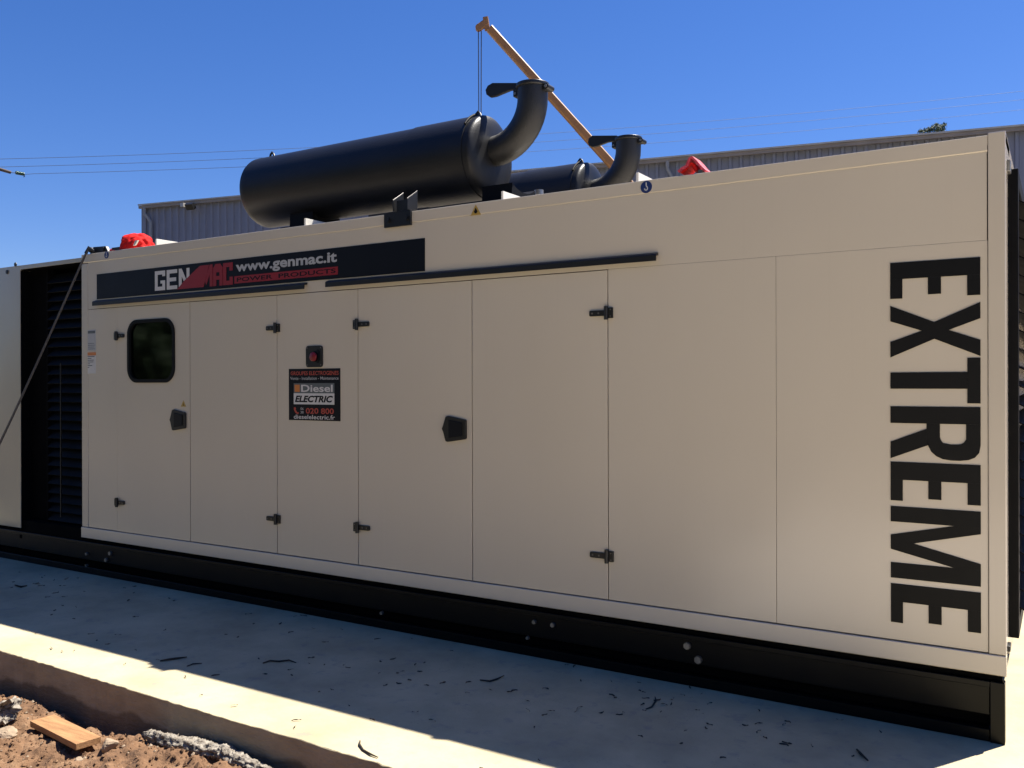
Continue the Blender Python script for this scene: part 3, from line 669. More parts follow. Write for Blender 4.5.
# exhaust silencers
def silencer(xr, y, lab, pipe_top):
    zc, Rr, L_ = 3.035, .268, 2.085
    t = MB()
    dome = []
    for k in range(9):
        a = R(90*k/8); dome.append((-.065*math.sin(R(90)-a), Rr*(math.sin(a) if k else 0.0)))
    prof = [(-.055*math.cos(R(90*k/8)), max(.0005, Rr*math.sin(R(90*k/8))**.8)) for k in range(9)]
    prof += [(.035, Rr), (.036, Rr+.005), (.52, Rr+.005), (.521, Rr), (L_-.036, Rr), (L_-.035, Rr)]
    prof += [(L_+.055*math.sin(R(90*k/8)), max(.0005, Rr*math.cos(R(90*k/8))**.8)) for k in range(9)]
    t.lathe(prof, (xr, y, zc), (-1, 0, 0), M_muff, 72)
    s = t.build('exhaust_silencer', gen); s['label'] = lab
    md = s.modifiers.new('w', 'EDGE_SPLIT'); md.split_angle = R(50)
    # elbow: leaves the right end, sweeps up
    ex = -2.887; r = .098; Z1 = 3.44
    e = MB(); pts = []; bend = .30
    pts.append((xr-.04, y, zc+.03)); pts.append((xr+.02, y, zc+.03))
    cx = ex-bend
    for k in range(0, 13):
        a = R(-90+90*k/12); pts.append((max(xr+.03, cx)+(ex-max(xr+.03, cx))*math.cos(a), y, zc+.03+.30+.30*math.sin(a)))
    pts.append((ex, y, Z1))
    e.tube(pts, [r*1.0]*len(pts), M_pipe, 28, caps=False)
    e.tube([(ex, y, Z1-.0), (ex, y, Z1-.10)], r*.93, M_void, 28, caps=True)
    e.lathe([(0, r*.93), (0, r+.006), (.012, r+.006), (.012, r)], (ex, y, Z1), (0, 0, -1), M_pipe, 28)
    e.lathe([(0, r), (.012, r+.018), (.02, r)], (xr-.005, y, zc+.03), (1, 0, 0), M_pipe, 28)
    e.build('elbow_pipe', s)
    # rain flap: lid collar with hinge ears and a counterweight tongue
    f_ = MB(); f_.lathe([(0, 0.001), (.012, r*.7), (.010, r+.010), (-.014, r+.011), (-.016, r+.003)], (ex, y, Z1+.004), (0, 0, 1), M_flap, 28)
    f_.box(ex+r-.005, ex+r+.028, y-.03, y+.03, Z1-.045, Z1-.012, M_flap); f_.tube([(ex+r+.022, y-.04, Z1-.028), (ex+r+.022, y+.04, Z1-.028)], .018, M_flap, 12)
    f_.tube([(ex+r+.022, y-.048, Z1-.028), (ex+r+.022, y-.041, Z1-.028)], .009, M_steel, 10)
    f_.box(ex-r-.032, ex-r+.003, y-.03, y+.03, Z1-.052, Z1-.004, M_flap); f_.tube([(ex-r-.016, y-.036, Z1-.034), (ex-r-.016, y-.031, Z1-.034)], .008, M_steel, 10)
    if y < 1: O = [(460+a/5.69, b/5.69) for a, b in ((335, 474), (190, 474), (163, 490), (150, 515), (155, 540), (175, 555), (205, 550), (290, 515), (335, 512))]
    else: O = [(540+a/5.12, 90+b/5.12) for a, b in ((398, 234), (270, 235), (252, 250), (248, 270), (255, 288), (272, 293), (296, 289), (350, 268), (398, 262))]
    T = [(q.x, q.z) for q in (onY(a, b, y) for a, b in O)]
    f_.prism(T, y-.014, y+.014, M_flap)
    f_.build('rain_flap', s, bevel=.004)
    # lifting lugs: thin strap loops
    for lx, big in ((xr-.08, 1), (xr-2.02, 0)):
        l_ = MB(); w = .0085
        top = zc+Rr
        l_.tube([(lx-.035, y, top-.012), (lx-.022, y, top+.030), (lx-.006, y, top+.046), (lx+.010, y, top+.030), (lx+.030, y, top-.02)], w, M_flap, 8)
        l_.build('lifting_lug', s)
    b2 = MB(); n_ = 20
    ap = [(xr-.070+.030*math.sin(math.pi*.5*min(1, k/8)), y-(Rr+.011)*math.sin(R(52*k/n_)), zc+(Rr+.011)*math.cos(R(52*k/n_))) for k in range(n_+1)]
    b2.tube(ap, .0085, M_louv, 8); b2.build('end_strap', s)
    # saddles
    for (pa_, pb_) in ((280.5, 303), (474, 504)):
        la, lb = onY(pa_, 222, .36).x, onY(pb_, 205, .36).x
        sd = MB()
        arcp = [(y+(Rr+.001)*math.sin(R(a)), zc-(Rr+.001)*math.cos(R(a))) for a in range(32, -33, -8)]
        poly = [(y-.15, 2.693), (y+.15, 2.693)] + arcp
        n = len(poly); vs = [(la, a, b) for a, b in poly]+[(lb, a, b) for a, b in poly]
        sd.add(vs, [tuple(range(n-1, -1, -1)), tuple(range(n, 2*n))]+[(i, (i+1) % n, (i+1) % n+n, i+n) for i in range(n)], M_louv)
        sd.box(la, lb, y-.24, y+.24, 2.598, 2.6925, M_louv)
        sd.build('saddle', s)
    return s
silencer(-3.223, .60, 'near exhaust silencer, large charcoal drum with bent outlet pipe', 0)
silencer(-3.223, 2.07, 'far exhaust silencer, mostly hidden behind the near one', 0)
mb = MB(); p = onY(539, 195, 1.3); mb.tube([(p.x, 1.3, ZR-.01), (p.x, 1.3, p.z)], .012, M_steel, 8); mb.tube([(p.x, 1.3, p.z), (p.x, 1.3, p.z+.035)], .035, M_steel, 10); mb.build('vent_stub', gen)

# ------------------------------------------------------------------ things on the roof
def blob(mb, c, rx, ry, rz, m, n=40, k=24, amp=.18, sc=6, seed=0, flat=True):
    vs = []; fs = []
    for j in range(k+1):
        ph = math.pi*j/k
        for i in range(n):
            a = 2*math.pi*i/n; d = Vector((math.sin(ph)*math.cos(a), math.sin(ph)*math.sin(a), math.cos(ph)))
            f = 1+amp*fbm((d.x*sc*.3+seed, d.y*sc*.3, d.z*sc*.3), 4)+amp*.5*(1-2*abs(noise.noise(d*sc*.55+Vector((seed, 2, 1)))))
            p = Vector((d.x*rx*f, d.y*ry*f, d.z*rz*f))
            if flat and p.z < -rz*.35: p.z = -rz*.35
            vs.append(p+Vector(c))
    for j in range(k):
        for i in range(n): fs.append((j*n+i, j*n+(i+1) % n, (j+1)*n+(i+1) % n, (j+1)*n+i))
    mb.mesh(vs, fs, m); return mb
mb = MB(); pa = onY(121, 245, .12); pb = onY(151, 238, .12); pc = onY(136, 233, .12)
cx = (pa.x+pb.x)/2; zt = pc.z
blob(mb, (cx-.01, .14, ZR+.030), .140, .12, (zt-ZR-.03)*.92, M_sling, 64, 36, amp=.15, sc=5.5, seed=3)
blob(mb, (cx-.17, .10, ZR+.008), .09, .07, .028, M_sling, 24, 12, amp=.2, sc=8, seed=5)
tg = [onY(a, b, .03) for a, b in ((136.4, 246), (138.4, 245.5), (141.3, 240.6), (138.6, 241))]
mb.prism([(q.x, q.z) for q in tg], .0, .012, M_wht)
tag(mb.build('lifting_sling', loc=(cx, .14, ZR)), 'crumpled bright red webbing sling heaped on the left end of the roof edge', 'sling', 'red slings on the roof')
# right sling: a stiff folded strap making an arch
def ribbon(mb, pts, y0, y1, th, m):
    """strap following pts (x,z), width along Y"""
    n = len(pts); L_ = []; U_ = []
    for i, (x, z) in enumerate(pts):
        a = Vector(pts[max(i-1, 0)]); b = Vector(pts[min(i+1, n-1)]); t = (b-a).normalized(); nn = Vector((-t.y, t.x))*th/2
        L_.append((x-nn.x, z-nn.y)); U_.append((x+nn.x, z+nn.y))
    for i in range(n-1):
        P = [L_[i], L_[i+1], U_[i+1], U_[i]]
        mb.prism(P, y0, y1, m)
mb = MB(); f2 = lambda x, y: (lambda q: (q.x, q.z))(onY(x, y, .06))
zf = ZR+.006
P = [f2(680.5, 173), f2(684, 170), f2(689, 167), f2(692, 159.5), f2(694.5, 158.6), f2(698, 162), f2(703, 168), f2(708, 172.5)]
P = [(a, max(b, zf)) for a, b in P]
ribbon(mb, P, .02, .13, .012, M_sling2)
P = [f2(683, 174), f2(687, 169), f2(691, 164), f2(694, 165), f2(697.5, 171.5)]
ribbon(mb, [(a, max(b, zf)) for a, b in P], .04, .15, .018, M_sling)
mb.box(f2(698, 170)[0], f2(703.5, 170)[0], .05, .12, ZR-.002, ZR+.028, M_steel)
tag(mb.build('lifting_sling', loc=(P[0][0], .08, ZR)), 'faded pinkish red sling folded into an arch on the right part of the roof edge', 'sling', bevel=0) if False else tag(mb.build('lifting_sling', bevel=.003, loc=(P[0][0], .08, ZR)), 'faded pinkish red sling folded into an arch on the right part of the roof edge', 'sling', 'red slings on the roof')
# black ratchet tensioner with webbing
mb = MB(); a = onY(89.5, 248, .03); b_ = onY(108, 246, .03); zz = ZR-.001
mb.box(a.x+.02, b_.x-.05, .02, .07, zz+.004, zz+.045, M_black); mb.tube([(a.x+.03, .01, zz+.035), (a.x+.03, .08, zz+.035)], .022, M_black, 12)
mb.prism([(a.x+.03, zz+.004), (b_.x, zz+.002), (b_.x-.035, zz+.052), (a.x+.05, zz+.058)], .03, .06, M_hinge)
mb.box(a.x-.01, a.x+.015, .015, .075, zz+.045, zz+.052, M_steel)
c0 = onY(112, 248, .03); c1 = onY(121, 246, .03)
mb.box(b_.x-.01, c1.x+.06, .03, .07, zz+.002, zz+.008, M_vinyl); mb.box(c0.x, c1.x-.01, .025, .07, zz+.009, zz+.030, M_hinge)
tag(mb.build('ratchet_strap', bevel=.003, loc=(a.x, .03, zz)), 'black ratchet buckle with webbing on the roof corner left of the red sling', 'ratchet strap')
# rope running from the roof corner down to the ground at the left
pA = onY(88.5, 248, -.012); pA.z += .004
pM = onY(0, 436, -.55); dirv = (pM-pA)
tt = (CH*0-.30-pA.z)/dirv.z*1.0
pE = pA+dirv*((-.0+.012-pA.z)/dirv.z)
mb = MB(); pts = []
for k in range(41):
    t = k/40; q = pA.lerp(pE, t); q.z -= .10*math.sin(math.pi*t)*0.55; pts.append(q)
pts = [Vector((pA.x+.03, .03, ZR+.012))]+pts
pts[-1].z = .012
mb.tube(pts, .0085, M_rope, 8)
mb.tube([pts[0], pts[1], pts[2].lerp(pts[1], .3)], .014, M_flap, 8)
tag(mb.build('rope', loc=(pE.x, pE.y, 0)), 'thin grey rope running from the left roof corner down to the slab across the louvres', 'rope')

# ------------------------------------------------------------------ SHED
zE = 7.0; A0 = onZ(139, 204.5, zE); B0 = onZ(1024, 124.5, zE); dr = (B0-A0); dr.z = 0; dr.normalize(); nrm = Vector((dr.y, -dr.x, 0))
if nrm.dot(Vector((0, -1, 0))) < 0: nrm = -nrm
L_ = 46.0
shed = empty('industrial_shed', (A0.x, A0.y, -.3), 'long blue grey corrugated metal shed with brown gutter behind the generator', 'shed')
Xf = Matrix((dr, -nrm, Vector((0, 0, 1)))).transposed().to_4x4(); Xf.translation = Vector((A0.x, A0.y, 0))   # local: x along wall, y into the shed
def T(mb, name, par, **k):
    mb.v = [tuple(Xf @ Vector(v)) for v in mb.v]; return mb.build(name, par, **k)
def xl_at(px_, ylo, py=200):
    P0 = Xf @ Vector((0, ylo, 0)); d = ray(px_, py); h_ = CP+d*((P0-CP).dot(nrm)/d.dot(nrm)); return (h_-A0).dot(dr), h_.z
W0 = xl_at(141.3, .16)[0]
mb = MB(); x = W0+.15; vs = []
while x < L_:
    for dx, dy in ((0, 0), (.140, 0), (.158, -.050), (.222, -.050), (.245, 0)):
        vs.append((x+dx, .21+dy))
    x += .25
n = len(vs)
mb.add([(a, b, -.31) for a, b in vs]+[(a, b, zE-.06) for a, b in vs], [(i, i+1, n+i+1, n+i) for i in range(n-1)], M_shed)
mb.box(W0, W0+.16, .165, .35, -.31, zE-.06, M_shed)
mb.add([(W0, .6, -.31), (W0, 18, -.31), (W0, 18, zE-.06), (W0, 9, zE+1.5), (W0, .6, zE-.06)], [(0, 1, 2, 3, 4)], M_shed)
mb.add([(L_, .6, -.31), (L_, 18, -.31), (L_, 18, zE-.06), (L_, 9, zE+1.5), (L_, .6, zE-.06)], [(0, 1, 2, 3, 4)], M_shed)
mb.add([(W0, 18, -.31), (L_, 18, -.31), (L_, 18, zE-.06), (W0, 18, zE-.06)], [(0, 1, 2, 3)], M_shed)
T(mb, 'wall', shed)
# roof: trapezoidal sheets running up the slope
mb = MB(); x = -.05; pr = []
while x < L_+.3:
    for dx, dz in ((0, .0), (.20, .0), (.225, .028), (.285, .028), (.31, 0)): pr.append((x+dx, dz))
    x += .333
n = len(pr); sl = 1.62/9
mb.add([(a, 0.02, zE+z-.02) for a, z in pr]+[(a, 9.2, zE+z+sl*9.2-.02) for a, z in pr], [(i, i+1, n+i+1, n+i) for i in range(n-1)], M_shedroof)
mb.add([(-.05, 9.2, zE+sl*9.2-.02), (L_+.3, 9.2, zE+sl*9.2-.02), (L_+.3, 18.4, zE-.02), (-.05, 18.4, zE-.02)], [(0, 1, 2, 3)], M_shedroof)
mb.box(-.05, L_+.3, .0, .019, zE-.028, zE+.012, M_shedroof)
T(mb, 'roof', shed)
mb = MB(); mb.box(-.05, L_+.3, .03, .10, zE-.115, zE-.03, M_gutter); mb.box(-.05, L_+.3, .101, .40, zE-.058, zE-.035, M_gutter)
T(mb, 'gutter', shed)
for pt_, pb2 in ((144.5, 151.0), (667.5, 673.0)):
    xt_, xb_ = xl_at(pt_, .06)[0], xl_at(pb2, .13)[0]
    mb = MB(); mb.tube([(xt_, .06, zE-.10), (xt_, .06, zE-.28), (xb_, .12, zE-.52), (xb_, .12, zE-.72), (xb_, .12, -.3)], .05, M_pipeg, 10)
    T(mb, 'downpipe', shed)
d = ray(193, 208); P0 = Xf @ Vector((0, .17, 0)); s_ = (P0-CP).dot(nrm)/d.dot(nrm); hit = CP+d*s_; xl = (hit-A0).dot(dr); zl = hit.z
fl = MB(); fl.tube([(xl, .18, zl), (xl, -.10, zl+.02)], .03, M_gutter, 8)
fl.box(-.13, .13, -.06, .06, -.09, .09, M_hinge, Matrix.Translation((xl+.16, -.14, zl-.02)) @ Matrix.Rotation(R(35), 4, 'X')); fl.box(xl-.16, xl-.04, -.20, -.10, zl-.02, zl+.09, M_shedroof)
T(fl, 'floodlight', shed)

# ------------------------------------------------------------------ TREE MASS, unseen, added behind the camera to block low sky light
mb = MB(); rn = random.Random(31); vs = []; fs = []; nx, nz = 150, 46
for j in range(nz+1):
    for i in range(nx+1):
        x = -48+66*i/nx; t = j/nz; H = 12.5+2.6*noise.noise(Vector((x*.22, 0, 3)))
        an = t*math.pi*.62
        b_ = -21-3*math.sin(x*.12)
        y = b_-3.2*(1-math.cos(an))*1.2; z = -.4+H*math.sin(an)/math.sin(math.pi*.5)
        d = 1.5*fbm((x*.45, z*.45, y*.2), 4)
        vs.append((x, y+d, z+.5*d))
fs = [(j*(nx+1)+i, (j+1)*(nx+1)+i, (j+1)*(nx+1)+i+1, j*(nx+1)+i+1) for j in range(nz) for i in range(nx)]
mb.mesh(vs, fs, M_leaf, False); base = list(vs); vs = []; fs = []
for k in range(26000):
    p = Vector(rn.choice(base))+Vector((rn.gauss(0, .35), rn.gauss(.25, .3), rn.gauss(0, .35)))
    u = Vector((rn.gauss(0, 1), rn.gauss(0, 1), rn.gauss(0, 1))).normalized(); w = u.orthogonal().normalized(); q_ = rn.uniform(.10, .24)
    o = len(vs); vs += [p+u*q_, p-u*q_*.6+w*q_*.6, p-u*q_*.6-w*q_*.6]; fs.append((o, o+1, o+2))
mb.mesh(vs, fs, M_leaf, False)
tag(mb.build('sky_blocking_trees', loc=(-15, -22, -.3)), 'dark green tree mass added unseen behind the camera to block low sky', 'sky_blocking_trees', kind='stuff')

# ------------------------------------------------------------------ CRANE
dz_ = 16.0
tip = atd(485, 23.5, dz_); mid = atd(610, 162.5, dz_); dv = (mid-tip).normalized(); base = tip+dv*((2.2-tip.z)/dv.z)
crane = empty('crane', (base.x, base.y, -.3), 'thin orange crane boom rising behind the generator with wire ropes hanging from its tip', 'crane')
side = dv.cross(Vector((0, 0, 1))).normalized()
def beam(mb, a, b, w, h, m, cham=.3):
    t = (b-a).normalized(); s = t.cross(Vector((0, 0, 1))).normalized(); u = s.cross(t)
    c = cham*min(w, h)/2; pr = [(-w/2+c, -h/2), (w/2-c, -h/2), (w/2, -h/2+c), (w/2, h/2-c), (w/2-c, h/2), (-w/2+c, h/2), (-w/2, h/2-c), (-w/2, -h/2+c)]
    return mb.extr([s*x+u*y for x, y in pr], a, b, m)
j1 = tip.lerp(base, .32)
mb = MB(); beam(mb, j1, base, .136, .146, M_crane)
mb.build('boom', crane)
mb = MB(); beam(mb, tip+dv*.12, j1, .130, .140, M_crane); mb.build('boom_extension', crane)
hd = atd(478.5, 28, dz_)
mb = MB(); beam(mb, atd(485.5, 17.5, dz_), atd(487.5, 30, dz_), .09, .10, M_crane); beam(mb, atd(487, 22, dz_), hd, .10, .12, M_crane)
mb.tube([hd-side*.05, hd+side*.05], .055, M_crane, 14); mb.build('boom_head', crane)
for qa, qb in (((478.4, 30), (479, 150)), ((481.3, 31), (481, 150))):
    mb = MB(); mb.tube([atd(*qa, dz_), atd(*qb, dz_)], .0085, M_cable, 6); mb.build('hoist_rope', crane)
hb = atd(480, 152, dz_); mb = MB(); mb.box(hb.x-.10, hb.x+.10, hb.y-.06, hb.y+.06, hb.z-.22, hb.z+.05, M_crane); mb.tube([(hb.x, hb.y, hb.z-.2), (hb.x, hb.y, hb.z-.34), (hb.x+.06, hb.y, hb.z-.42), (hb.x+.02, hb.y, hb.z-.50), (hb.x-.05, hb.y, hb.z-.45)], .02, M_craned, 8); mb.build('hook_block', crane)
mb = MB(); mb.tube([(base.x, base.y, -.3), (base.x, base.y, 2.25)], [.32, .22], M_crane, 20); mb.box(base.x-1.3, base.x+1.3, base.y-1.0, base.y+1.0, -.31, .15, M_craned); mb.build('pedestal', crane, bevel=.01)

# ------------------------------------------------------------------ POWER LINES and pole
def para(y0, y1, y2):
    (a, ya), (b, yb), (c, yc) = (0, y0), (540, y1), (1024, y2)
    return lambda x: ya*(x-b)*(x-c)/((a-b)*(a-c))+yb*(x-a)*(x-c)/((b-a)*(b-c))+yc*(x-a)*(x-b)/((c-a)*(c-b))
lines = [para(159, 134, 91), para(167, 142, 99.5), para(174.5, 151, 109.5)]
names = ['top', 'middle', 'bottom']
def dep(x): return 30+22*(x+24)/1160.
xL, xR = -24, 1136
for k, fn in enumerate(lines):
    mb = MB(); pts = [atd(x, fn(x), dep(x)) for x in [xL+(xR-xL)*i/60 for i in range(61)]]
    if k == 2:
        pts = [atd(25, 174.4, dep(25))]+[p for i, p in enumerate(pts) if xL+(xR-xL)*i/60 > 27]
    mb.tube(pts, .0085, M_wire, 5)
    tag(mb.build('power_line', loc=pts[0]), '%s one of the three thin power lines crossing the blue sky' % ['topmost', 'middle', 'lowest'][k], 'power line', 'power lines across the sky')
def pole(x, lab, ins):
    tops = [atd(x, fn(x), dep(x)) for fn in lines]; c = tops[0]
    root = empty('power_pole', (c.x, c.y, -.3), lab, 'power pole')
    mb = MB(); mb.tube([(c.x, c.y+.12, -.3), (c.x, c.y+.12, c.z+.4)], [.15, .10], M_polew, 12); mb.build('mast', root)
    for t in tops:
        mb = MB(); mb.tube([(t.x, t.y, t.z), (t.x, t.y+.14, t.z)], .03, M_insul, 8); mb.build('insulator', root)
    if ins:
        mb = MB(); a = atd(-24, 160, 30); b = atd(0, 169.3, 30); c2 = atd(11, 172.6, 30.2)
        mb.tube([a, b, c2], [.07, .055, .05], M_polew, 8); mb.tube([c2, atd(16, 172.9, 30.3)], .012, M_wire, 6)
        mb.build('support_arm', root)
        mb = MB(); p = atd(15.8, 172.6, 30.3); q = atd(24.3, 174.2, 30.6); n_ = 6
        for i in range(n_):
            mb.tube([p.lerp(q, i/n_), p.lerp(q, (i+.35)/n_), p.lerp(q, (i+.99)/n_)], [.035, .065, .03], M_insul, 10)
        mb.tube([q, atd(24.6, 176.5, 30.6), atd(23.5, 177, 30.6)], .015, M_wire, 6)
        mb.build('insulator', root)
    return root
pole(xL, 'power pole at the left edge, only its arm tip with a green insulator shows', True)

# ------------------------------------------------------------------ TREE beyond the shed
tb = atd(935, 128, 44); th_ = tb.z
tree = empty('pine_tree', (tb.x, tb.y, -.3), 'dark tree whose ragged top just shows over the shed roof', 'tree')
mb = MB(); mb.tube([(tb.x, tb.y, -.3), (tb.x+.1, tb.y, th_*.5), (tb.x, tb.y, th_-.3)], [.32, .22, .05], M_bark, 10)
for k in range(12):
    z = th_*(.45+.045*k); a = k*2.4; l_ = 2.2*(1-.06*k); mb.tube([(tb.x, tb.y, z), (tb.x+l_*math.cos(a), tb.y+l_*math.sin(a), z+.5)], [.08, .02], M_bark, 6)
mb.build('trunk', tree)
mb = MB(); rnd = random.Random(3); vs = []; fs = []
cl = []
for px_, py_, rr in ((921, 131, .16), (933, 127.5, .20), (936.5, 124.8, .11), (941.5, 127, .20), (944, 124.5, .10), (928, 130, .2), (925, 131, .18), (931, 129.5, .2), (938, 128, .2), (935, 130.5, .25), (942, 129.5, .2)):
    cl.append((atd(px_, py_, 44), rr))
for k in range(70):
    a = rnd.uniform(0, 6.28); z = rnd.uniform(.42, .93)*th_; rr = 2.6*(1-(z/th_-.42)/.62)**.7*rnd.uniform(.3, 1)
    cl.append((Vector((tb.x+rr*math.cos(a), tb.y+rr*math.sin(a), z)), rnd.uniform(.3, .6)))
for c, rr in cl:
    tiny = rr < .25
    for i in range(120 if tiny else 70):
        d = Vector((rnd.gauss(0, 1), rnd.gauss(0, 1), rnd.gauss(0, .7)))*rr*(.42 if tiny else .55)+c
        if c.z < tb.z-1.2 or True:
            u = Vector((rnd.gauss(0, 1), rnd.gauss(0, 1), rnd.gauss(0, 1))).normalized(); w = u.orthogonal().normalized(); s = rnd.uniform(.035, .065) if tiny else rnd.uniform(.05, .11)
            o = len(vs); vs += [d+u*s, d-u*s*.6+w*s*.5, d-u*s*.6-w*s*.5]; fs.append((o, o+1, o+2))
mb.mesh(vs, fs, M_leaf, False); mb.build('crown', tree)

# ------------------------------------------------------------------ DEBRIS in front of the slab
def gz(x, y): return dirt_h(x, y)
# plank
pc = onZ(64, 728.5, -.150); e1 = onZ(98, 738.5, -.150); e2 = onZ(54, 711.3, -.150); e3 = onZ(30, 720.3, -.150); e4 = onZ(79, 746, -.150)
cc = (e1+e2+e3+e4)/4; ax = ((e1-e2)+(e4-e3)).normalized(); ay = Vector((0, 0, 1)).cross(ax); Lp_ = ((e1-e2).length+(e4-e3).length)/2; Wp = ((e3-e2).length+(e4-e1).length)/2
Mx = Matrix((ax, ay, Vector((0, 0, 1)))).transposed().to_4x4(); Mx.translation = cc
mb = MB(); mb.box(-Lp_/2, Lp_/2, -Wp/2, Wp/2, -.030, 0, M_wood, Mx @ Matrix.Rotation(R(-2), 4, 'Y'))
tag(mb.build('wood_plank', bevel=.002, loc=(cc.x, cc.y, cc.z-.03)), 'short sawn wooden plank lying on the dirt below the slab edge', 'plank')
def rock(x, y, r, m, name, label, cat, seed, flat=.7, zo=0, ry=1.0):
    mb = MB(); vs = []; fs = []; n, k = 18, 12; rn = random.Random(seed)
    planes = [(Vector((rn.gauss(0, 1), rn.gauss(0, 1), rn.gauss(0, 1))).normalized(), rn.uniform(.55, .85)) for _ in range(9)]
    for j in range(k+1):
        ph = math.pi*j/k
        for i in range(n):
            a = 2*math.pi*i/n; d = Vector((math.sin(ph)*math.cos(a), math.sin(ph)*math.sin(a), math.cos(ph))); f = 1.0
            for pn, pd in planes:
                c_ = d.dot(pn)
                if c_ > 1e-3: f = min(f, pd/c_)
            f *= 1+.05*noise.noise(d*4+Vector((seed, 0, 0)))
            vs.append(Vector((d.x*r*f, d.y*r*f*ry, d.z*r*f*flat)))
    z0 = gz(x, y)+zo
    vs = [v+Vector((x, y, z0+r*.25)) for v in vs]
    for j in range(k):
        for i in range(n): fs.append((j*n+i, j*n+(i+1) % n, (j+1)*n+(i+1) % n, (j+1)*n+i))
    mb.mesh(vs, fs, m, False); return tag(mb.build(name, loc=(x, y, z0)), label, cat, 'loose stones on the dirt' if name == 'rock' else None)
q = onZ(109, 753, -.19); rock(q.x, q.y, .046, M_rock, 'rock', 'pale angular rock beside the right end of the plank', 'rock', 11, .8)
q = onZ(6, 737, -.21); rock(q.x, q.y, .075, M_rock, 'rock', 'flat brown stone half buried in the dirt at the lower left edge', 'rock', 5, .45, ry=.7)
q = onZ(80, 764, -.20); rock(q.x, q.y, .024, M_rock, 'rock', 'small dusty stone just in front of the plank end', 'rock', 8, .8)
def crust(path, rad, name, label, cat, seed, n=120, k=26, m=M_mortar):
    """lumpy heap following a path: ring sweep with strong noise"""
    mb = MB(); vs = []; fs = []
    for i in range(n+1):
        t = i/n*(len(path)-1); a = int(min(t, len(path)-2)); fr = t-a
        p = Vector(path[a]).lerp(Vector(path[a+1]), fr); r = rad[a]*(1-fr)+rad[a+1]*fr
        e = max(.02, min(1, i/n*14, (1-i/n)*14))**.5
        for j in range(k):
            an = 2*math.pi*j/k; d = Vector((0, math.cos(an), math.sin(an)))
            q = Vector((p.x*9, d.y*1.1, d.z*1.1))*1.0+Vector((seed, 0, 0))
            f = e*(.8+.34*fbm(q*1.1, 3)+.32*fbm(q*4.3, 3)+.16*fbm(q*12, 2))
            vs.append((p.x+.25*r*fbm(q*3, 2), p.y+d.y*r*f*1.1, p.z+d.z*r*f*.75))
    for i in range(n):
        for j in range(k): fs.append((i*k+j, (i+1)*k+j, (i+1)*k+(j+1) % k, i*k+(j+1) % k))
    mb.mesh(vs, fs, m, True); p = path[0]
    return tag(mb.build(name, loc=(p[0], p[1], p[2]-.02)), label, cat)
pp = [onZ(*a) for a in ((143, 733, -.135), (160, 738, -.125), (185, 745, -.120), (205, 749, -.120), (222, 752, -.125), (240, 761, -.13), (262, 768, -.135), (290, 779, -.14))]
crust([tuple(p) for p in pp], [.03, .042, .050, .050, .046, .042, .026, .020], 'mortar_spill', 'ridge of crusty grey and white hardened mortar along the foot of the slab', 'mortar', 4, 260, 40)
pp = [onZ(*a) for a in ((-22, 722, -.17), (-8, 716, -.14), (4, 712, -.125), (12, 704, -.11), (17, 706, -.15))]
crust([tuple(p) for p in pp], [.07, .085, .085, .05, .02], 'concrete_chunk', 'rough white and grey concrete chunk at the far left below the slab edge', 'concrete chunk', 9, 90, 34)
q = onZ(187, 758, -.215); rock(q.x, q.y, .033, M_mortar, 'mortar_lump', 'small white lump broken off in front of the mortar ridge', 'mortar', 21, 1.2)
# loose clods
mb = MB(); rn = random.Random(12)
for i in range(4200):
    y = rn.uniform(-2.35, -1.56); x = rn.uniform(-5.6, -2.7); r = .003+.010*rn.random()**3+.014*(rn.random() < .03)*rn.random()
    z = gz(x, y)
    o = [Vector((rn.gauss(0, 1), rn.gauss(0, 1), rn.gauss(0, 1))).normalized()*r*rn.uniform(.7, 1.1) for _ in range(1)]
    a = rn.uniform(0, 6.28); vs = [Vector((math.cos(a+k*2*math.pi/5)*r*rn.uniform(.7, 1.1), math.sin(a+k*2*math.pi/5)*r*rn.uniform(.7, 1.1), rn.uniform(-.3, .3)*r)) for k in range(5)]
    vs += [Vector((rn.uniform(-.2, .2)*r, rn.uniform(-.2, .2)*r, r*.8)), Vector((0, 0, -r*.7))]
    vs = [v+Vector((x, y, z+r*.3)) for v in vs]
    mb.add(vs, [(k, (k+1) % 5, 5) for k in range(5)]+[((k+1) % 5, k, 6) for k in range(5)], M_rock if i % 13 == 0 else M_dirt)
tag(mb.build('dirt_clods', loc=(-4, -1.9, -.2)), 'loose brown dirt clods and grit scattered below the slab edge', 'dirt', kind='stuff')

# leaf litter + twigs on the slab
mb = MB(); rn = random.Random(5)
spots = [(75, 588), (22, 583), (60, 585), (30, 572), (85, 600), (600, 665), (660, 690), (700, 700), (405, 670), (370, 668), (300, 620), (560, 700), (860, 740), (795, 735), (330, 668), (640, 700), (490, 690), (650, 730), (600, 710), (720, 720), (880, 712)]
def bit(x, y, l_, w):
    a = rn.uniform(0, 6.28); c, s = math.cos(a), math.sin(a); n = 4; P = []; cv = rn.uniform(-.3, .3)*l_
    for k in range(n+1):
        t = k/n-.5; P.append((t*l_, cv*(4*t*t)))
    W_ = [w*.25, w, w*.8, w, w*.2]; vs = []
    for (u, v), ww in zip(P, W_):
        for sg in (-1, 1):
            uu, vv = u, v+sg*ww/2; vs.append((x+uu*c-vv*s, y+uu*s+vv*c, .0035+.004*rn.random()+(.004 if sg > 0 else 0)))
    mb.add(vs, [(2*k, 2*k+2, 2*k+3, 2*k+1) for k in range(n)], M_litter)
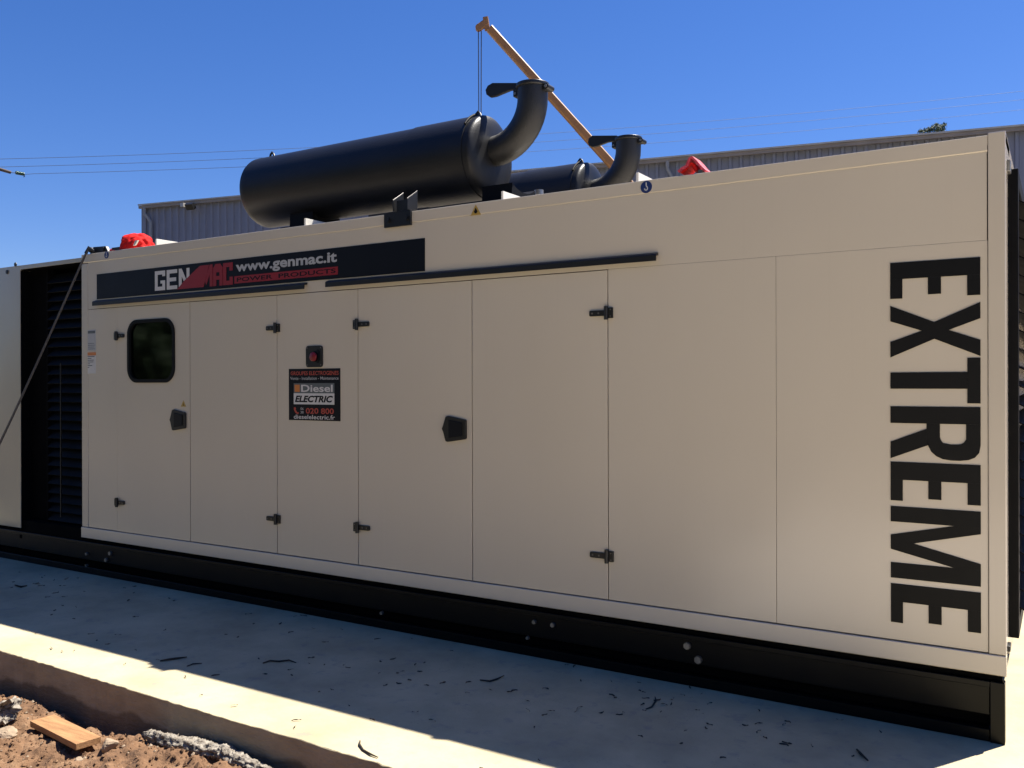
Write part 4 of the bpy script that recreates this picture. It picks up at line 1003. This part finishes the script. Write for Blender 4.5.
for i in range(185):
    if rn.random() < .55:
        s_ = rn.choice(spots); q = onZ(s_[0]+rn.gauss(0, 26), s_[1]+rn.gauss(0, 9), 0)
    else: q = Vector((rn.uniform(-7, -.1), rn.uniform(-1.45, -.05), 0))
    if q.y > -.03 or q.y < -1.45: continue
    bit(q.x, q.y, rn.uniform(.012, .045), rn.uniform(.003, .008))
tag(mb.build('leaf_litter', loc=(-3, -.7, 0)), 'scattered dry leaf bits and chips on the shaded concrete slab', 'litter', kind='stuff')
def twig(pts, r, label):
    mb = MB(); P = [onZ(a, b, 0)+Vector((0, 0, r*.9+.001+.002*(i % 2))) for i, (a, b) in enumerate(pts)]
    mb.tube(P, [r*.7]+[r]*(len(P)-2)+[r*.5], M_twig, 6)
    tag(mb.build('twig', loc=(P[0].x, P[0].y, 0)), label, 'twig', 'twigs on the slab')
twig([(263, 664), (270, 662), (279, 662.3), (289, 661.5), (296, 663.5)], .005, 'straight dark twig lying on the shaded slab below the second door')
twig([(160, 662), (168, 661), (176, 659.5), (187, 658.5)], .006, 'thick dark twig on the slab close to the shadow edge, left of the two there')
twig([(187, 667), (193, 665), (202, 664)], .004, 'short dark twig on the slab beside the thicker one near the shadow edge')
twig([(360, 742), (359.5, 746), (363, 751), (371, 756), (378, 758.5)], .0045, 'curved dry twig on the sunlit strip at the slab edge')
twig([(857, 751), (861, 756), (868, 762)], .006, 'short dark curl of bark on the slab near the right end of the skid')
twig([(480, 681), (490, 682.5), (497, 680), (504, 677)], .005, 'thin crooked twig on the shaded slab below the fourth door')
twig([(646, 710), (652, 708), (656, 701), (655, 698)], .004, 'small forked looking twig on the slab in front of the two large bolts')
twig([(15, 586), (21, 588), (27, 586.5)], .007, 'small dark twig on the slab at the far left')

# ------------------------------------------------------------------ LIGHT
sc = bpy.context.scene
w = bpy.data.worlds.new('World'); sc.world = w; w.use_nodes = True; nt = w.node_tree
bg = nt.nodes['Background']; sky = nt.nodes.new('ShaderNodeTexSky'); sky.sky_type = 'NISHITA'; sky.sun_disc = False
EL, AZ = R(62.0), math.atan2(.5, .866)            # azimuth from +Y towards +X
sky.sun_elevation = EL; sky.sun_rotation = AZ; sky.altitude = 100; sky.air_density = 1.0; sky.dust_density = .3; sky.ozone_density = 2.2
hs = nt.nodes.new('ShaderNodeHueSaturation'); hs.inputs['Saturation'].default_value = 1.28; hs.inputs['Value'].default_value = 1.0
nt.links.new(sky.outputs[0], hs.inputs['Color']); tn = nt.nodes.new('ShaderNodeMixRGB'); tn.blend_type = 'MULTIPLY'; tn.inputs[0].default_value = 1; tn.inputs[2].default_value = (.80, .85, 1.20, 1)
nt.links.new(hs.outputs[0], tn.inputs[1]); nt.links.new(tn.outputs[0], bg.inputs[0]); bg.inputs[1].default_value = .05
sd = Vector((math.sin(AZ)*math.cos(EL), math.cos(AZ)*math.cos(EL), math.sin(EL)))
sl_ = bpy.data.lights.new('sun', 'SUN'); sl_.energy = 5.0; sl_.angle = R(.53); sl_.color = (1, .95, .87)
so = bpy.data.objects.new('sun', sl_); C.objects.link(so); so.rotation_euler = (-sd).to_track_quat('-Z', 'Y').to_euler(); so.location = (5, 8, 15)
sc.view_settings.view_transform = 'Standard'; sc.view_settings.look = 'None'; sc.view_settings.gamma = 1; sc.view_settings.exposure = 1.22
